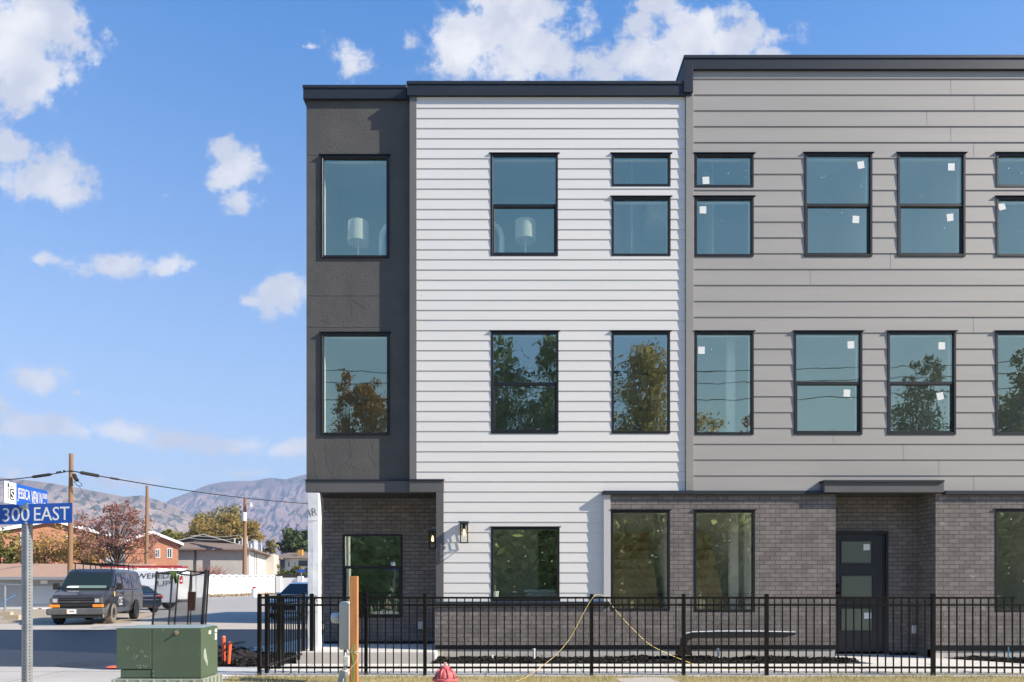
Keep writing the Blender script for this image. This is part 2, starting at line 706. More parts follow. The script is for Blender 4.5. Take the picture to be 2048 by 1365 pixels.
EARTH = mat('dry_earth', (.30, .235, .16), .95, var=(.20, .17, .10), vscale=.15, vdetail=8)
ASPHALT_NEW = mat('fresh_asphalt', (.024, .027, .034), .5, var=(.019, .021, .027), vscale=1.1, vdetail=8, bump=(120, .5, .006), stretch=(.4, 1.6, 1))
ASPHALT = mat('worn_asphalt', (.36, .345, .32), .9, var=(.30, .29, .27), vscale=.7, vdetail=8, bump=(60, .3, .01))
GUTTER = mat('tan_concrete', (.47, .43, .37), .9, var=(.40, .36, .31), vscale=.9, vdetail=7, bump=(40, .2, .005))
sheet('ground', [(-9000, -3000), (9000, -3000), (9000, 9000), (-9000, 9000)], -.09, EARTH)
sheet('road', [(-60, 26.2), (-6.0, 26.2), (-6.0, 60), (-22, 104), (-60, 104)], -.055, ASPHALT)
sheet('street_asphalt', [(-40, 10.9), (-9.6, 11.5), (-7.6, 11.35), (-6.6, 11.0), (-5.75, 11.6), (-5.3, 13.4), (-4.95, 15.2), (-4.9, 21.4), (-40, 20.6)], -.04, ASPHALT_NEW)
sheet('gutter_path', [(-40, 20.6), (-4.9, 21.4), (-4.9, 26.6), (-13, 26.4), (-40, 23.5)], -.03, GUTTER)
sheet('dirt_ground', [(-40, 23.6), (-14.0, 25.0), (-17.6, 34), (-26, 40), (-45, 40)], -.022, mat('sandy_dirt', (.40, .33, .24), .95, var=(.32, .26, .18), vscale=1.5, vdetail=8, bump=(20, .5, .03)))
sheet('corner_path', [(-12, 3.2), (-4.15, 3.2), (-4.15, 10.12), (-5.5, 10.95), (-6.6, 11.0), (-7.6, 11.35), (-9.6, 11.5), (-12, 11.4)], -.012, mat('corner_concrete', (.47, .45, .41), .85, var=(.38, .36, .33), vscale=.9, vdetail=9, bump=(60, .2, .004)))
sheet('street', [(-60, -9), (60, -9), (60, 3.2), (-60, 3.2)], -.05, ASPHALT)
sheet('lawn_base', [(-4.15, 3.2), (13, 3.2), (13, 10.12), (-4.15, 10.12)], -.012, mat('dry_turf', (.40, .32, .17), .95, var=(.28, .24, .10), vscale=3, vdetail=8, bump=(60, .6, .02)))
sheet('sidewalk', [(-5.5, 10.12), (13, 10.12), (13, 11.72), (-4.75, 11.72), (-5.3, 11.1)], 0, CONCRETE, thick=.1)
b = MB()
for x in [-3.4 + 1.5 * i for i in range(11)]:
    b.box(x, x + .010, 10.14, 11.70, -.02, .0025)
b.box(-4.7, 13, 10.32, 10.33, -.02, .0024)
o = b.build('sidewalk_joint', mat('joint_dirt', (.16, .15, .14), .95))
o['kind'] = 'structure'
b = MB()
b.box(-12, -4.2, 9.3, 9.312, -.02, -.0095)
b.box(-12, -5.6, 10.72, 10.73, -.02, -.0095)
for x in (-8.6, -7.1, -5.6):
    b.box(x, x + .011, 3.3, 10.9, -.02, -.0094)
o = b.build('path_joint', MATS['joint_dirt'])
o['kind'] = 'structure'
sheet('walkway_path', [(6.2, 11.72), (8.75, 11.72), (7.95, 12.55), (7.75, 13.4), (6.05, 13.4), (6.05, 12.55)], .004, CONCRETE, thick=.1)
sheet('side_path', [(-6.3, 13.2), (-3.95, 13.5), (-3.9, 21), (-5.2, 21), (-5.4, 16)], -.008, CONCRETE)
# bare patch on the verge
sheet('bare_path', [(1.55, 9.2), (2.35, 9.25), (2.3, 9.95), (1.95, 10.05), (1.5, 9.9)], -.006, GUTTER)
# manhole in the road
b = MB()
b.lathe([(0, .0), (.42, .0), (.46, -.004)], (-7.55, 12.1, -.034), 28)
tag(b.build('manhole_cover', mat('iron_cover', (.02, .022, .026), .6)), 'dark round manhole cover set in the dark asphalt', 'manhole')

# ------------------------------------------------------------------ the townhouses
YW, YS, YG, YB = 12.60, 12.746, 12.585, 12.53
YPORCH, YDOOR = 13.9, 13.13
YBACK = 16.9


def free_intervals(x0, x1, cuts):
    cur = x0
    out = []
    for a, b_ in sorted(cuts):
        if a > cur + 1e-5:
            out.append((cur, min(a, x1)))
        cur = max(cur, b_)
    if cur < x1 - 1e-5:
        out.append((cur, x1))
    return out


def wall_sheet(b, x0, x1, z0, z1, Y, holes, yfun=None):
    zs = sorted({z0, z1} | {h[2] for h in holes if z0 < h[2] < z1} | {h[3] for h in holes if z0 < h[3] < z1})
    for a, c in zip(zs[:-1], zs[1:]):
        mid = (a + c) / 2
        cuts = [(h[0], h[1]) for h in holes if h[2] < mid < h[3] and h[1] > x0 and h[0] < x1]
        ya = yfun(a, 0) if yfun else Y
        yc = yfun(c, 1) if yfun else Y
        for s, e in free_intervals(x0, x1, cuts):
            b.poly((s, ya, a), (e, ya, a), (e, yc, c), (s, yc, c))


def lap_siding(b, x0, x1, zlines, Y, th, holes):
    """zlines rising: each board runs from one line to the next, its lower edge proud of the board below"""
    for a, c in zip(zlines[:-1], zlines[1:]):
        def yf(z, top, a=a, c=c):
            t = (z - a) / (c - a)
            return Y - th * (1 - t)
        wall_sheet(b, x0, x1, a, c, Y, holes, yf)
        cuts = [(h[0], h[1]) for h in holes if h[2] < a < h[3] and h[1] > x0 and h[0] < x1]
        for s, e in free_intervals(x0, x1, cuts):
            b.poly((s, Y - th, a), (s, Y + .002, a), (e, Y + .002, a), (e, Y - th, a))


def rect(px0, px1, py0, py1, Y):
    return (PX(px0, Y), PX(px1, Y), PZ(py1, Y), PZ(py0, Y))


def window(parent, r, Y, hung=False, glass=None, stickers=(), proud=.016, fw=.044, rail=None, label=None, head=True, marks=0):
    """frame (part) with panes, stickers as sub-parts; r = x0,x1,z0,z1 of the outer frame"""
    x0, x1, z0, z1 = r
    g = glass or GLASS
    b = MB()
    yo, yi = Y - proud, Y + .09
    f = fw
    b.box(x0, x0 + f, yo, yi, z0, z1)
    b.box(x1 - f, x1, yo, yi, z0, z1)
    b.box(x0 + f, x1 - f, yo + .001, yi, z0, z0 + f)
    b.box(x0 + f, x1 - f, yo + .001, yi, z1 - f, z1)
    if head:
        b.box(x0 - .03, x1 + .03, Y - proud - .022, Y + .03, z1 + .002, z1 + .014)
    zr = None
    if hung:
        zr = rail
        b.box(x0 + f, x1 - f, yo + .012, yi - .01, zr - .028, zr + .028)
        s = .028
        for (xa, xb, za, zb) in ((x0 + f, x0 + f + s, z0 + f, zr - .028), (x1 - f - s, x1 - f, z0 + f, zr - .028), (x0 + f + s, x1 - f - s, z0 + f, z0 + f + s)):
            b.box(xa, xb, yo + .02, yi - .02, za, zb)
    o = b.build('window', FRAME, parent, bevel=.004, seg=1)
    if label:
        o['label'] = label
    rng_l = random.Random(int(abs(x0 * 97 + z0 * 131)))
    b = MB()
    ya, yb_ = yi + .001, Y + .17
    b.box(x0 + .01, x0 + f - .004, ya, yb_, z0 + .01, z1 - .01)
    b.box(x1 - f + .004, x1 - .01, ya, yb_, z0 + .01, z1 - .01)
    b.box(x0 + f - .004, x1 - f + .004, ya, yb_, z0 + .01, z0 + f - .004)
    b.box(x0 + f - .004, x1 - f + .004, ya, yb_, z1 - f + .004, z1 - .01)
    b.build('jamb_liner', INTERIOR, o)

    def pane(xa, xb, za, zb, y):
        p = MB()
        t1, t2 = rng_l.uniform(-.0025, .0025), rng_l.uniform(-.002, .002)
        p.poly((xa, y - t1, za), (xb, y + t1, za - 0), (xb, y + t1 + t2, zb), (xa, y - t1 + t2, zb))
        pb = p.build('pane', g, o)
        return pb
    if hung:
        pane(x0 + f - .004, x1 - f + .004, zr, z1 - f + .004, Y + .012)
        pane(x0 + f - .004, x1 - f + .004, z0 + f - .004, zr, Y + .03)
    else:
        pane(x0 + f - .004, x1 - f + .004, z0 + f - .004, z1 - f + .004, Y + .02)
    for (px, py, a) in stickers:
        y = Y + (.008 if not (hung and zr and PZ(py, Y) < zr) else .026)
        c = Vector((PX(px, Y), y, PZ(py, Y)))
        h = .062
        b = MB()
        pts = []
        for (i, j) in ((-1, -1.08), (1, -1.08), (1, 1.08), (-1, 1.08)):
            pts.append((c.x + h * (i * math.cos(a) - j * math.sin(a)), y, c.z + h * (i * math.sin(a) + j * math.cos(a))))
        b.poly(*pts)
        b.build('sticker', PAPER, o)
    if marks:
        b = MB()
        for k in range(marks):
            cx, cz = rng_l.uniform(x0 + .2, x1 - .1), rng_l.uniform(z0 + .15, z1 - .15)
            s = rng_l.uniform(.004, .012)
            b.poly((cx - s, Y + .006, cz - s), (cx + s, Y + .006, cz - s * .5), (cx + s * .4, Y + .006, cz + s * 1.3))
        b.build_split('dirt_speck', PAPER, o)
    return o


# ---- window lists (pixel rectangles measured on the wall planes)
W1 = thing('townhouse', 'three storey townhouse end unit with white lap siding and a dark stucco corner bay', 'townhouse', (0, YW, 0))
W2 = thing('townhouse', 'three storey townhouse unit with wide grey siding and a recessed dark front door', 'townhouse', (7, YG, 0))

stucco_w = [rect(642, 778, 313, 517, YS), rect(642, 779, 667, 871, YS)]
white_w = [('hung', rect(981, 1116, 309, 513, YW), PZ(412, YW)), ('fix', rect(1223, 1341, 309, 374, YW), None),
           ('fix', rect(1223, 1341, 395, 513, YW), None), ('hung', rect(982, 1117, 664, 868, YW), PZ(768, YW)),
           ('fix', rect(1223, 1340, 664, 868, YW), None), ('fix', rect(982, 1119, 1055, 1203, YW), None)]
grey_w = [('fix', (1389, 1507, 309, 376), [(1412, 361, .05)], None),
          ('fix', (1389, 1507, 395, 514), [(1406, 420, 0)], None),
          ('hung', (1608, 1744, 308, 514), [(1722, 330, .15), (1713, 438, -.05)], 411),
          ('hung', (1794, 1930, 308, 514), [(1903, 334, 0), (1902, 434, .12)], 411),
          ('fix', (1991, 2109, 308, 376), [], None), ('fix', (1991, 2109, 395, 514), [(2004, 413, .3)], None),
          ('fix', (1389, 1507, 664, 870), [(1403, 701, 0)], None),
          ('hung', (1587, 1724, 664, 870), [(1702, 690, .03), (1695, 786, -.05)], 767),
          ('hung', (1774, 1911, 664, 870), [(1884, 692, 0), (1882, 792, .2)], 767),
          ('fix', (1990, 2108, 664, 870), [], None), ('hung', (2180, 2316, 308, 514), [], 411), ('hung', (2180, 2316, 664, 870), [], 767)]
brick_w = [(1222, 1340, 1021, 1222), (1388, 1510, 1021, 1224)]
brick_w2 = [(1990, 2108, 1019, 1224), (2170, 2290, 1019, 1224)]


def shrink(r, d=.006):
    return (r[0] + d, r[1] - d, r[2] + d, r[3] - d)


# ---- white unit: siding
XWL, XWR = PX(833, YW), PX(1370, YW)
zl = []
k = 0
rj = random.Random(3)
while True:
    y = 217 + 20.18 * k
    if y > 1215:
        break
    zl.append(PZ(y + rj.uniform(-.35, .35), YW))
    k += 1
zl = sorted(zl + [PZ(196.8, YW), PZ(183, YW)])
zl = [z for z in zl if z > PZ(1204, YW)]
zl = [PZ(1204, YW)] + zl
holes = [shrink(w[1]) for w in white_w]
holes += [(PX(700, YW), PX(886, YW), PZ(1300, YW), PZ(963, YW)), (PX(1208, YW), PX(1400, YW), PZ(1300, YW), PZ(984, YW))]
b = MB()
lap_siding(b, XWL, XWR, zl, YW, .0115, holes)
b.build('siding', WHITE_SIDING, W1)
# nail heads and scuffs
b = MB()
for (px, py) in ((908, 260), (888, 321), (843, 592), (846, 853), (900, 957), (1205, 488), (1243, 524), (1354, 322), (1362, 466), (1358, 795)):
    c = P(px, py, YW - .0105)
    b.cyl(c, c + Vector((0, -.002, 0)), .006, n=6)
b.build_split('nail_head', GREY_TRIM, W1)
# left corner trim, frieze
b = MB()
b.box(PX(819.5, YW), PX(833.5, YW), YW - .024, YS + .01, PZ(963, YW), PZ(186, YW))
b.build('corner_trim', CORNER_TRIM, W1, bevel=.003, seg=1)
# ---- stucco bay
XSL, XSR = PX(613, YS), PX(826, YS)
b = MB()
wall_sheet(b, XSL, XSR, PZ(962, YS), PZ(180, YS), YS, [shrink(r) for r in stucco_w])
# score line grooves in the render, modelled as fine raised lips
b.build('stucco_wall', STUCCO, W1)
b = MB()
for py in (311, 592, 655):
    b.box(XSL + .002, XSR, YS - .0035, YS - .0005, PZ(py, YS) - .003, PZ(py, YS) + .003)
rj = random.Random(5)
for (px, py, dx, dy) in ((625, 905, 6, 30), (650, 890, 4, 45), (700, 880, 2, 40), (690, 925, 26, 14), (684, 928, -6, 30), (735, 905, 20, 30), (660, 940, 8, 16), (720, 945, 30, -8),
                         (700, 590, 6, 40), (640, 640, 24, 8), (748, 650, -3, 14), (660, 560, 40, -14), (705, 600, 30, 20), (770, 950, 8, -18), (630, 945, 5, 12), (742, 880, 4, 22)):
    pts = [P(px + dx * t + rj.uniform(-1.2, 1.2), py + dy * t + rj.uniform(-1.2, 1.2), YS - .002) for t in (0, .3, .6, 1)]
    b.tube(pts, .0012, 4)
b.build_split('trowel_ridge', STUCCO, W1)
# ---- parapet flashings
def flashing(name, px0, px1, py0, py1, Y, parent, over=.07, left_return=True, yb=YBACK):
    x0, x1 = PX(px0, Y - over), PX(px1, Y - over)
    zt, zb = PZ(py0, Y - over), PZ(py1, Y - over)
    h = zt - zb
    bb = MB()
    bb.box(x0, x1, Y - over, yb + over, zt - .22 * h, zt)
    bb.box(x0 + .008, x1 - .008, Y - over + .014, yb + over - .02, zb + .03 * h, zt - .22 * h)
    bb.box(x0 + .004, x1 - .004, Y - over + .008, yb + over - .02, zb, zb + .06 * h)
    return bb.build(name, METAL_CAP, parent, bevel=.004, seg=1)


flashing('parapet_flashing', 605, 813.5, 170, 197, YS, W1)
flashing('parapet_flashing', 813, 1385, 162, 190.5, YW, W1)
# ---- porch beam: stepped fascia, cap and pilaster
ZB0, ZB1 = PZ(985, YW), PZ(962, YW)
b = MB()
b.box(PX(612, YS), PX(820, YS) + .02, YS - .03, YS + .12, PZ(985, YS), PZ(962.5, YS))
b.box(PX(819.5, YW), PX(888, YW), YW - .03, YW + .12, PZ(985, YW), PZ(962, YW))
b.box(PX(872.5, YW), PX(887.5, YW), YW - .029, YW + .12, PZ(1204, YW), PZ(985, YW))
b.build('porch_beam', DARK_TRIM, W1, bevel=.003, seg=1)
b = MB()
b.box(PX(611, YS), PX(820, YS) + .03, YS - .05, YS + .02, PZ(962.3, YS), PZ(960, YS))
b.box(PX(818.5, YW), PX(889, YW), YW - .052, YW - .0, PZ(961.8, YW), PZ(959.5, YW))
b.build('beam_flashing', METAL_CAP, W1)
# porch soffit of tongue-and-groove boards
b = MB()
zc = PZ(985, YS) + .03
nb = 22
for i in range(nb):
    xa = XSL + .1 + (PX(873, YW) - XSL - .1) * i / nb
    xb = XSL + .1 + (PX(873, YW) - XSL - .1) * (i + 1) / nb
    b.box(xa + .006, xb - .006, YS + .09, YPORCH, zc, zc + .02)
b.box(XSL, PX(880, YW), YS + .09, YPORCH, zc + .012, zc + .05)
b.build('porch_soffit', mat('dark_soffit', (.045, .043, .042), .5), W1)
# porch back wall and right cheek
PW = rect(685, 805, 1069, 1236, YPORCH)
b = MB()
wall_sheet(b, XSL, PX(880, YW), .1, zc + .02, YPORCH, [shrink(PW)])
b.poly((PX(873, YW) + .01, YW, .0), (PX(873, YW) + .01, YPORCH, 0), (PX(873, YW) + .01, YPORCH, zc + .02), (PX(873, YW) + .01, YW, zc + .02))
b.build('porch_brick_wall', BRICK, W1)
window(W1, PW, YPORCH, True, GLASS_WAVY, rail=PZ(1135, YPORCH), head=False, proud=.02)
# stoop slab
b = MB()
b.box(PX(592, 12.2), PX(872, 12.3), 12.2, YPORCH + .02, -.1, .16)
b.build('stoop', CONCRETE, W1, bevel=.012)
b = MB()
b.box(XSL + .02, PX(870, YW), YPORCH - .03, YPORCH + .01, .16, .21)
b.build('porch_base_flashing', METAL_DARK, W1)
# wrapped corner post
b = MB()
x0, x1 = PX(616, YS - .1), PX(637, YS - .1)
nz_ = 40
ring = []
for i in range(nz_ + 1):
    z = .15 + (PZ(986, YS - .1) - .15) * i / nz_
    for (cx, cy) in ((x0, 0), ((x0 + x1) / 2, -.004), (x1, 0), (x1 + .0, .19), (x0, .19)):
        wob = .008 * noise.noise(Vector((cx * 9, z * 2.3, cy * 7))) + .004 * noise.noise(Vector((cx * 30, z * 9, 1)))
        ring.append((cx + wob + (.012 if z < .35 else 0) * (1 if cx > x0 + .05 else -1) * (.35 - z) * 4, YS - .1 + cy + wob, z))
fs = []
for i in range(nz_):
    for k in range(5):
        fs.append((i * 5 + k, i * 5 + (k + 1) % 5, (i + 1) * 5 + (k + 1) % 5, (i + 1) * 5 + k))
b.add(ring, fs)
pc = b.build('porch_post', mat('house_wrap', (.72, .74, .76), .55, bump=(5, .5, .03), stretch=(1, 1, .5)), W1)
pc['label'] = 'corner post wrapped in white building paper'
b = MB()
b.add(*text_mesh('AR', .235, .135, (x0 - .055, YS - .113, PZ(1034, YS - .1)), (1, 0, .12), (-.12, 0, 1)))
b.v = [(max(x, x0 + .004), y, z) for x, y, z in b.v]
WRAPG = mat('wrap_print_grey', (.16, .165, .17), .7)
b.build('lettering', WRAPG, pc)
b = MB()
b.add(*text_mesh('AR', .235, .125, (x0 - .04, YS - .113, PZ(1205, YS - .1)), (1, 0, .03), (-.03, 0, 1)))
b.v = [(max(x, x0 + .004), y, z) for x, y, z in b.v]
b.build('lettering', WRAPG, pc)
b = MB()
for py in (1044, 1226):
    b = MB()
    b.add(*text_mesh('ELEMENT', .16, .022, (x0 + .012, YS - .113, PZ(py, YS - .1)), (1, 0, .02), (0, 0, 1)))
    b.build('lettering', mat('wrap_print_black', (.03, .03, .03), .7), pc)
b = MB()
b.box(PX(637.5, 12.95), PX(641.5, 12.95), 12.86, 12.95, .16, zc)
b.build('post_edge', WHITE_PAINT, W1)

# ---- brick ground floor of the white unit
XBR = PX(1378.5, YB)
brz0, brz1 = PZ(1291, YB), PZ(990, YB)
b = MB()
wall_sheet(b, PX(1221, YB), XBR, brz0, brz1, YB, [shrink(rect(*r, YB)) for r in brick_w[:1]])
wall_sheet(b, PX(870, YB), PX(1221, YB), brz0, PZ(1211, YB), YB, [])
b.poly((PX(870, YB), YB, brz0), (PX(870, YB), YB, PZ(1211, YB)), (PX(870, YB), YB + .3, PZ(1211, YB)), (PX(870, YB), YB + .3, brz0))
b.build('brick_wall', BRICK, W1)
b = MB()
b.box(PX(1207, YB), PX(1220.5, YB), YB - .02, YW + .01, PZ(1206, YB), PZ(990, YB))
b.build('pilaster_trim', mat('pale_trim_paint', (.52, .52, .52), .6), W1, bevel=.003, seg=1)
b = MB()
b.box(PX(1205, YB), XBR, YB - .06, YW, PZ(990, YB), PZ(982.5, YB))
b.box(PX(870, YB), PX(1222, YB), YB - .05, YW, PZ(1210.8, YB), PZ(1203.5, YB))
b.build_split('brick_cap_flashing', METAL_CAP, W1, bevel=.004, seg=1)
b = MB()
b.box(PX(870, YB), XBR, YB - .012, YB + .1, PZ(1299, YB), PZ(1290.5, YB))
b.build('base_flashing', METAL_DARK, W1)
b = MB()
b.box(PX(874, YB), XBR, YB + .004, YB + .25, -.15, PZ(1298.8, YB))
b.build('foundation', FOUNDATION, W1)

# ---- grey unit
XGL, XGR = PX(1386, YG), PX(2330, YG)
zl = [PZ(982, YG)] + sorted(PZ(158.6 + 31.72 * k + rj.uniform(-.3, .3), YG) for k in range(26) if 158.6 + 31.72 * k < 975) + [PZ(130, YG)]
holes = [shrink(rect(*w[1], YG)) for w in grey_w]
b = MB()
lap_siding(b, XGL, XGR, zl, YG, .0125, holes)
b.build('siding', GREY_SIDING, W2)
b = MB()
for (px, pa, pb) in ((1901, 160, 190), (1947.5, 191, 222), (1853, 223, 254), (1901, 255, 285), (1946.5, 287, 317), (1780.5, 508, 539),
                     (1946, 635, 665), (1666, 872, 888), (1877, 922, 951), (1947, 953, 981), (1620, 540, 570), (1806, 890, 920)):
    za_ = max(z for z in zl if z < PZ((pa + pb) / 2, YG))
    zb_ = min(z for z in zl if z > PZ((pa + pb) / 2, YG))
    xj = PX(px, YG)
    b.poly((xj - .0022, YG - .0133, za_), (xj + .0022, YG - .0133, za_), (xj + .0022, YG - .0012, zb_), (xj - .0022, YG - .0012, zb_))
b.build_split('siding_joint', mat('siding_joint_shadow_gap', (.09, .088, .085), .9), W2)
b = MB()
b.box(PX(1371, YG), PX(1386.5, YG), YG - .032, YW + .02, PZ(982, YG), PZ(188, YG))
b.build('corner_trim', GREY_TRIM, W2, bevel=.003, seg=1)
flashing('parapet_flashing', 1368, 2340, 110, 138, YG, W2)
b = MB()
b.box(PX(1368, YG - .07), PX(1386, YG - .07), YG - .068, YG + .2, PZ(190, YG), PZ(137, YG))
b.build('parapet_end_cap', METAL_CAP, W2, bevel=.003, seg=1)
b = MB()
wall_sheet(b, XBR, PX(1671, YB), brz0, PZ(989, YB), YB, [shrink(rect(*r, YB)) for r in brick_w[1:]])
wall_sheet(b, PX(1871, YB), PX(2330, YB), brz0, PZ(989, YB), YB, [shrink(rect(*r, YB)) for r in brick_w2])
xe0, xe1 = PX(1671, YB), PX(1871, YB)
ze = PZ(987, YB)
DR = rect(1664, 1776, 1063, 1289, YDOOR)
wall_sheet(b, xe0 - .02, xe1 + .02, .02, ze, YDOOR, [shrink((DR[0], DR[1], .0, DR[3]))])
b.poly((xe0, YB, .0), (xe0, YDOOR, 0), (xe0, YDOOR, ze), (xe0, YB, ze))
b.poly((xe1, YB, .0), (xe1, YB, ze), (xe1, YDOOR, ze), (xe1, YDOOR, 0))
b.build('brick_wall', BRICK, W2)
b = MB()
b.box(XBR, PX(1652, YB), YB - .06, YG + .01, PZ(990, YB), PZ(982.5, YB))
b.box(PX(1887, YB), PX(2330, YB), YB - .06, YG + .01, PZ(990, YB), PZ(982.5, YB))
b.build_split('brick_cap_flashing', METAL_CAP, W2, bevel=.004, seg=1)
b = MB()
b.box(XBR, xe0, YB - .012, YB + .1, PZ(1299, YB), PZ(1290.5, YB))
b.box(xe1, PX(2330, YB), YB - .012, YB + .1, PZ(1302, YB), PZ(1291, YB))
b.box(PX(1776, YDOOR), xe1 - .002, YDOOR - .012, YDOOR + .03, .0, .06)
b.build('base_flashing', METAL_DARK, W2)
b = MB()
b.box(XBR, xe0, YB + .004, YB + .25, -.15, PZ(1298.8, YB))
b.box(xe1, PX(2330, YB), YB + .004, YB + .25, -.15, PZ(1301.8, YB))
b.build('foundation', FOUNDATION, W2)
# entry canopy
b = MB()
b.box(PX(1649, YB - .12), PX(1888, YB - .12), YB - .12, YB + .25, PZ(985, YB - .12), PZ(964, YB - .12))
b.build('entry_beam', DARK_TRIM, W2, bevel=.003, seg=1)
b = MB()
b.box(PX(1647.5, YB - .15), PX(1889, YB - .15), YB - .15, YG, PZ(964, YB - .15), PZ(960.5, YB - .15))
b.build('beam_flashing', METAL_CAP, W2)
b = MB()
b.box(xe0 - .02, xe1 + .02, YB + .02, YDOOR + .02, ze - .0, ze + .04)
b.build('entry_soffit', mat('dark_soffit', (.05, .048, .046)), W2)
# door: slab, three lites, handle, frame, sill
x0, x1, z0, z1 = DR
z0 = .03
b = MB()
b.box(x0, x0 + .05, YDOOR - .02, YDOOR + .1, z0, z1)
b.box(x1 - .05, x1, YDOOR - .02, YDOOR + .1, z0, z1)
b.box(x0 + .05, x1 - .05, YDOOR - .019, YDOOR + .1, z1 - .05, z1)
b.box(x1 - .09, x1 - .05, YDOOR + .015, YDOOR + .1, z0, z1 - .05)
b.build('door_frame', mat('door_frame_black', (.018, .02, .024), .4), W2, bevel=.004, seg=1)
dx0, dx1, dz0, dz1 = x0 + .05, x1 - .09, z0 + .04, z1 - .05
lites = [rect(1684, 1745, 1083, 1127, YDOOR), rect(1684, 1746, 1152, 1195, YDOOR), rect(1684, 1746, 1218, 1262, YDOOR)]
b = MB()
wall_sheet(b, dx0, dx1, dz0, dz1, YDOOR + .03, lites)
for r in lites:
    b.box(r[0] - .02, r[0], YDOOR + .018, YDOOR + .06, r[2] - .02, r[3] + .02)
    b.box(r[1], r[1] + .02, YDOOR + .018, YDOOR + .06, r[2] - .02, r[3] + .02)
    b.box(r[0], r[1], YDOOR + .018, YDOOR + .06, r[2] - .02, r[2])
    b.box(r[0], r[1], YDOOR + .018, YDOOR + .06, r[3], r[3] + .02)
dr = b.build('door', mat('dark_door_paint', (.028, .031, .037), .45), W2)
FROST = mat('frosted_door_glass', (.16, .19, .15), .2, spec=.6)
b = MB()
for r in lites:
    b.poly((r[0], YDOOR + .04, r[2]), (r[1], YDOOR + .04, r[2]), (r[1], YDOOR + .04, r[3]), (r[0], YDOOR + .04, r[3]))
b.build('door_glass', FROST, dr)
b = MB()
for (px, py, w, h) in ((1733, 1095, .062, .062), (1735, 1232, .07, .06)):
    c = P(px, py, YDOOR + .034)
    b = MB()
    b.poly((c.x - w, c.y, c.z - h), (c.x + w, c.y, c.z - h * .9), (c.x + w, c.y, c.z + h), (c.x - w * .95, c.y, c.z + h))
    b.build('sticker', PAPER, dr)
b = MB()
c = P(1675, 1172, YDOOR)
b.cyl(c + Vector((0, .03, 0)), c + Vector((0, -.04, 0)), .028, n=14)
b.build('deadbolt', BLACK_METAL, dr)
b = MB()
b.cyl(c + Vector((0, .03, -.14)), c + Vector((0, -.05, -.14)), .024, n=14)
b.lathe([(0, -.09), (.02, -.088), (.03, -.07), (.026, -.05), (.012, -.04)], (c.x, c.y, c.z - .14), 12, 'y')
b.build('handle', BLACK_METAL, dr)
b = MB()
b.box(x0, x1, YDOOR - .05, YDOOR + .1, .0, z0)
b.build('sill', mat('aluminium_sill', (.5, .5, .5), .4, .8), W2)

# windows
for i, r in enumerate(stucco_w):
    window(W1, r, YS, False, GLASS, proud=.03)
for i, (kd, r, rl) in enumerate(white_w):
    window(W1, r, YW, kd == 'hung', GLASS_WAVY if i in (3, 4) else GLASS, rail=rl, marks=14 if i == 5 else 0)
for (kd, pr, st, rl) in grey_w:
    window(W2, rect(*pr, YG), YG, kd == 'hung', GLASS, st, rail=PZ(rl, YG) if rl else None, proud=.02, marks=6)
GLASS_G = glass_mat('ground_floor_glass', (1.0, 1.0, .92), .28, .0008, 2, (.95, 1.0, .85))
window(W1, rect(*brick_w[0], YB), YB, False, GLASS_G, head=True, proud=.008, marks=8)
for r in brick_w[1:] + brick_w2:
    window(W2, rect(*r, YB), YB, False, GLASS_G, head=True, proud=.008, marks=12)

# ---- shells: side, rear, roof; interiors
ZT1, ZT2, ZTS = PZ(166, YW), PZ(114, YG), PZ(174, YS)
b = MB()
b.box(XSL - .1 + .1, XSL + .1, YS + .002, YBACK, PZ(962, YS) - .1, ZTS)
b.box(XSL, XSL + .1, YPORCH + .002, YBACK, -.1, PZ(962, YS) - .1)
b.box(XSL, PX(1375, YW), YBACK - .12, YBACK, -.1, ZTS)
b.box(XSL + .01, PX(1375, YW), YS + .1, YBACK - .12, ZTS - .35, ZTS - .05)
b.build('shell_wall', STUCCO, W1)
x2l = PX(1375, YW)
b = MB()
b.box(x2l + .002, x2l + .1, YG + .05, YBACK, ZTS - .3, ZT2)
b.box(XGR - .1, XGR, YG + .02, YBACK, -.1, ZT2)
b.box(x2l + .1, XGR - .1, YBACK - .12, YBACK, -.1, ZT2)
b.box(x2l + .1, XGR - .1, YG + .1, YBACK - .12, ZT2 - .6, ZT2 - .25)
b.build('shell_wall', GREY_SIDING, W2)


def interior(parent, xs, xl, xr, yf, floors, yb):
    bb = MB()
    for i, (za, zb_) in enumerate(floors):
        y0 = yf(i)
        bb.box(xl, xr, yb, yb + .05, za, zb_)
        bb.box(xl, xr, y0, yb, zb_, zb_ + .1)
        for x in xs[i]:
            bb.box(x - .05, x + .05, y0, yb, za, zb_)
    o = bb.build('interior_wall', INTERIOR, parent)
    bb = MB()
    for i, (za, zb_) in enumerate(floors):
        bb.box(xl, xr, yf(i), yb, za - .12, za)
    bb.build('interior_floor', FLOORWOOD, parent)
    return o


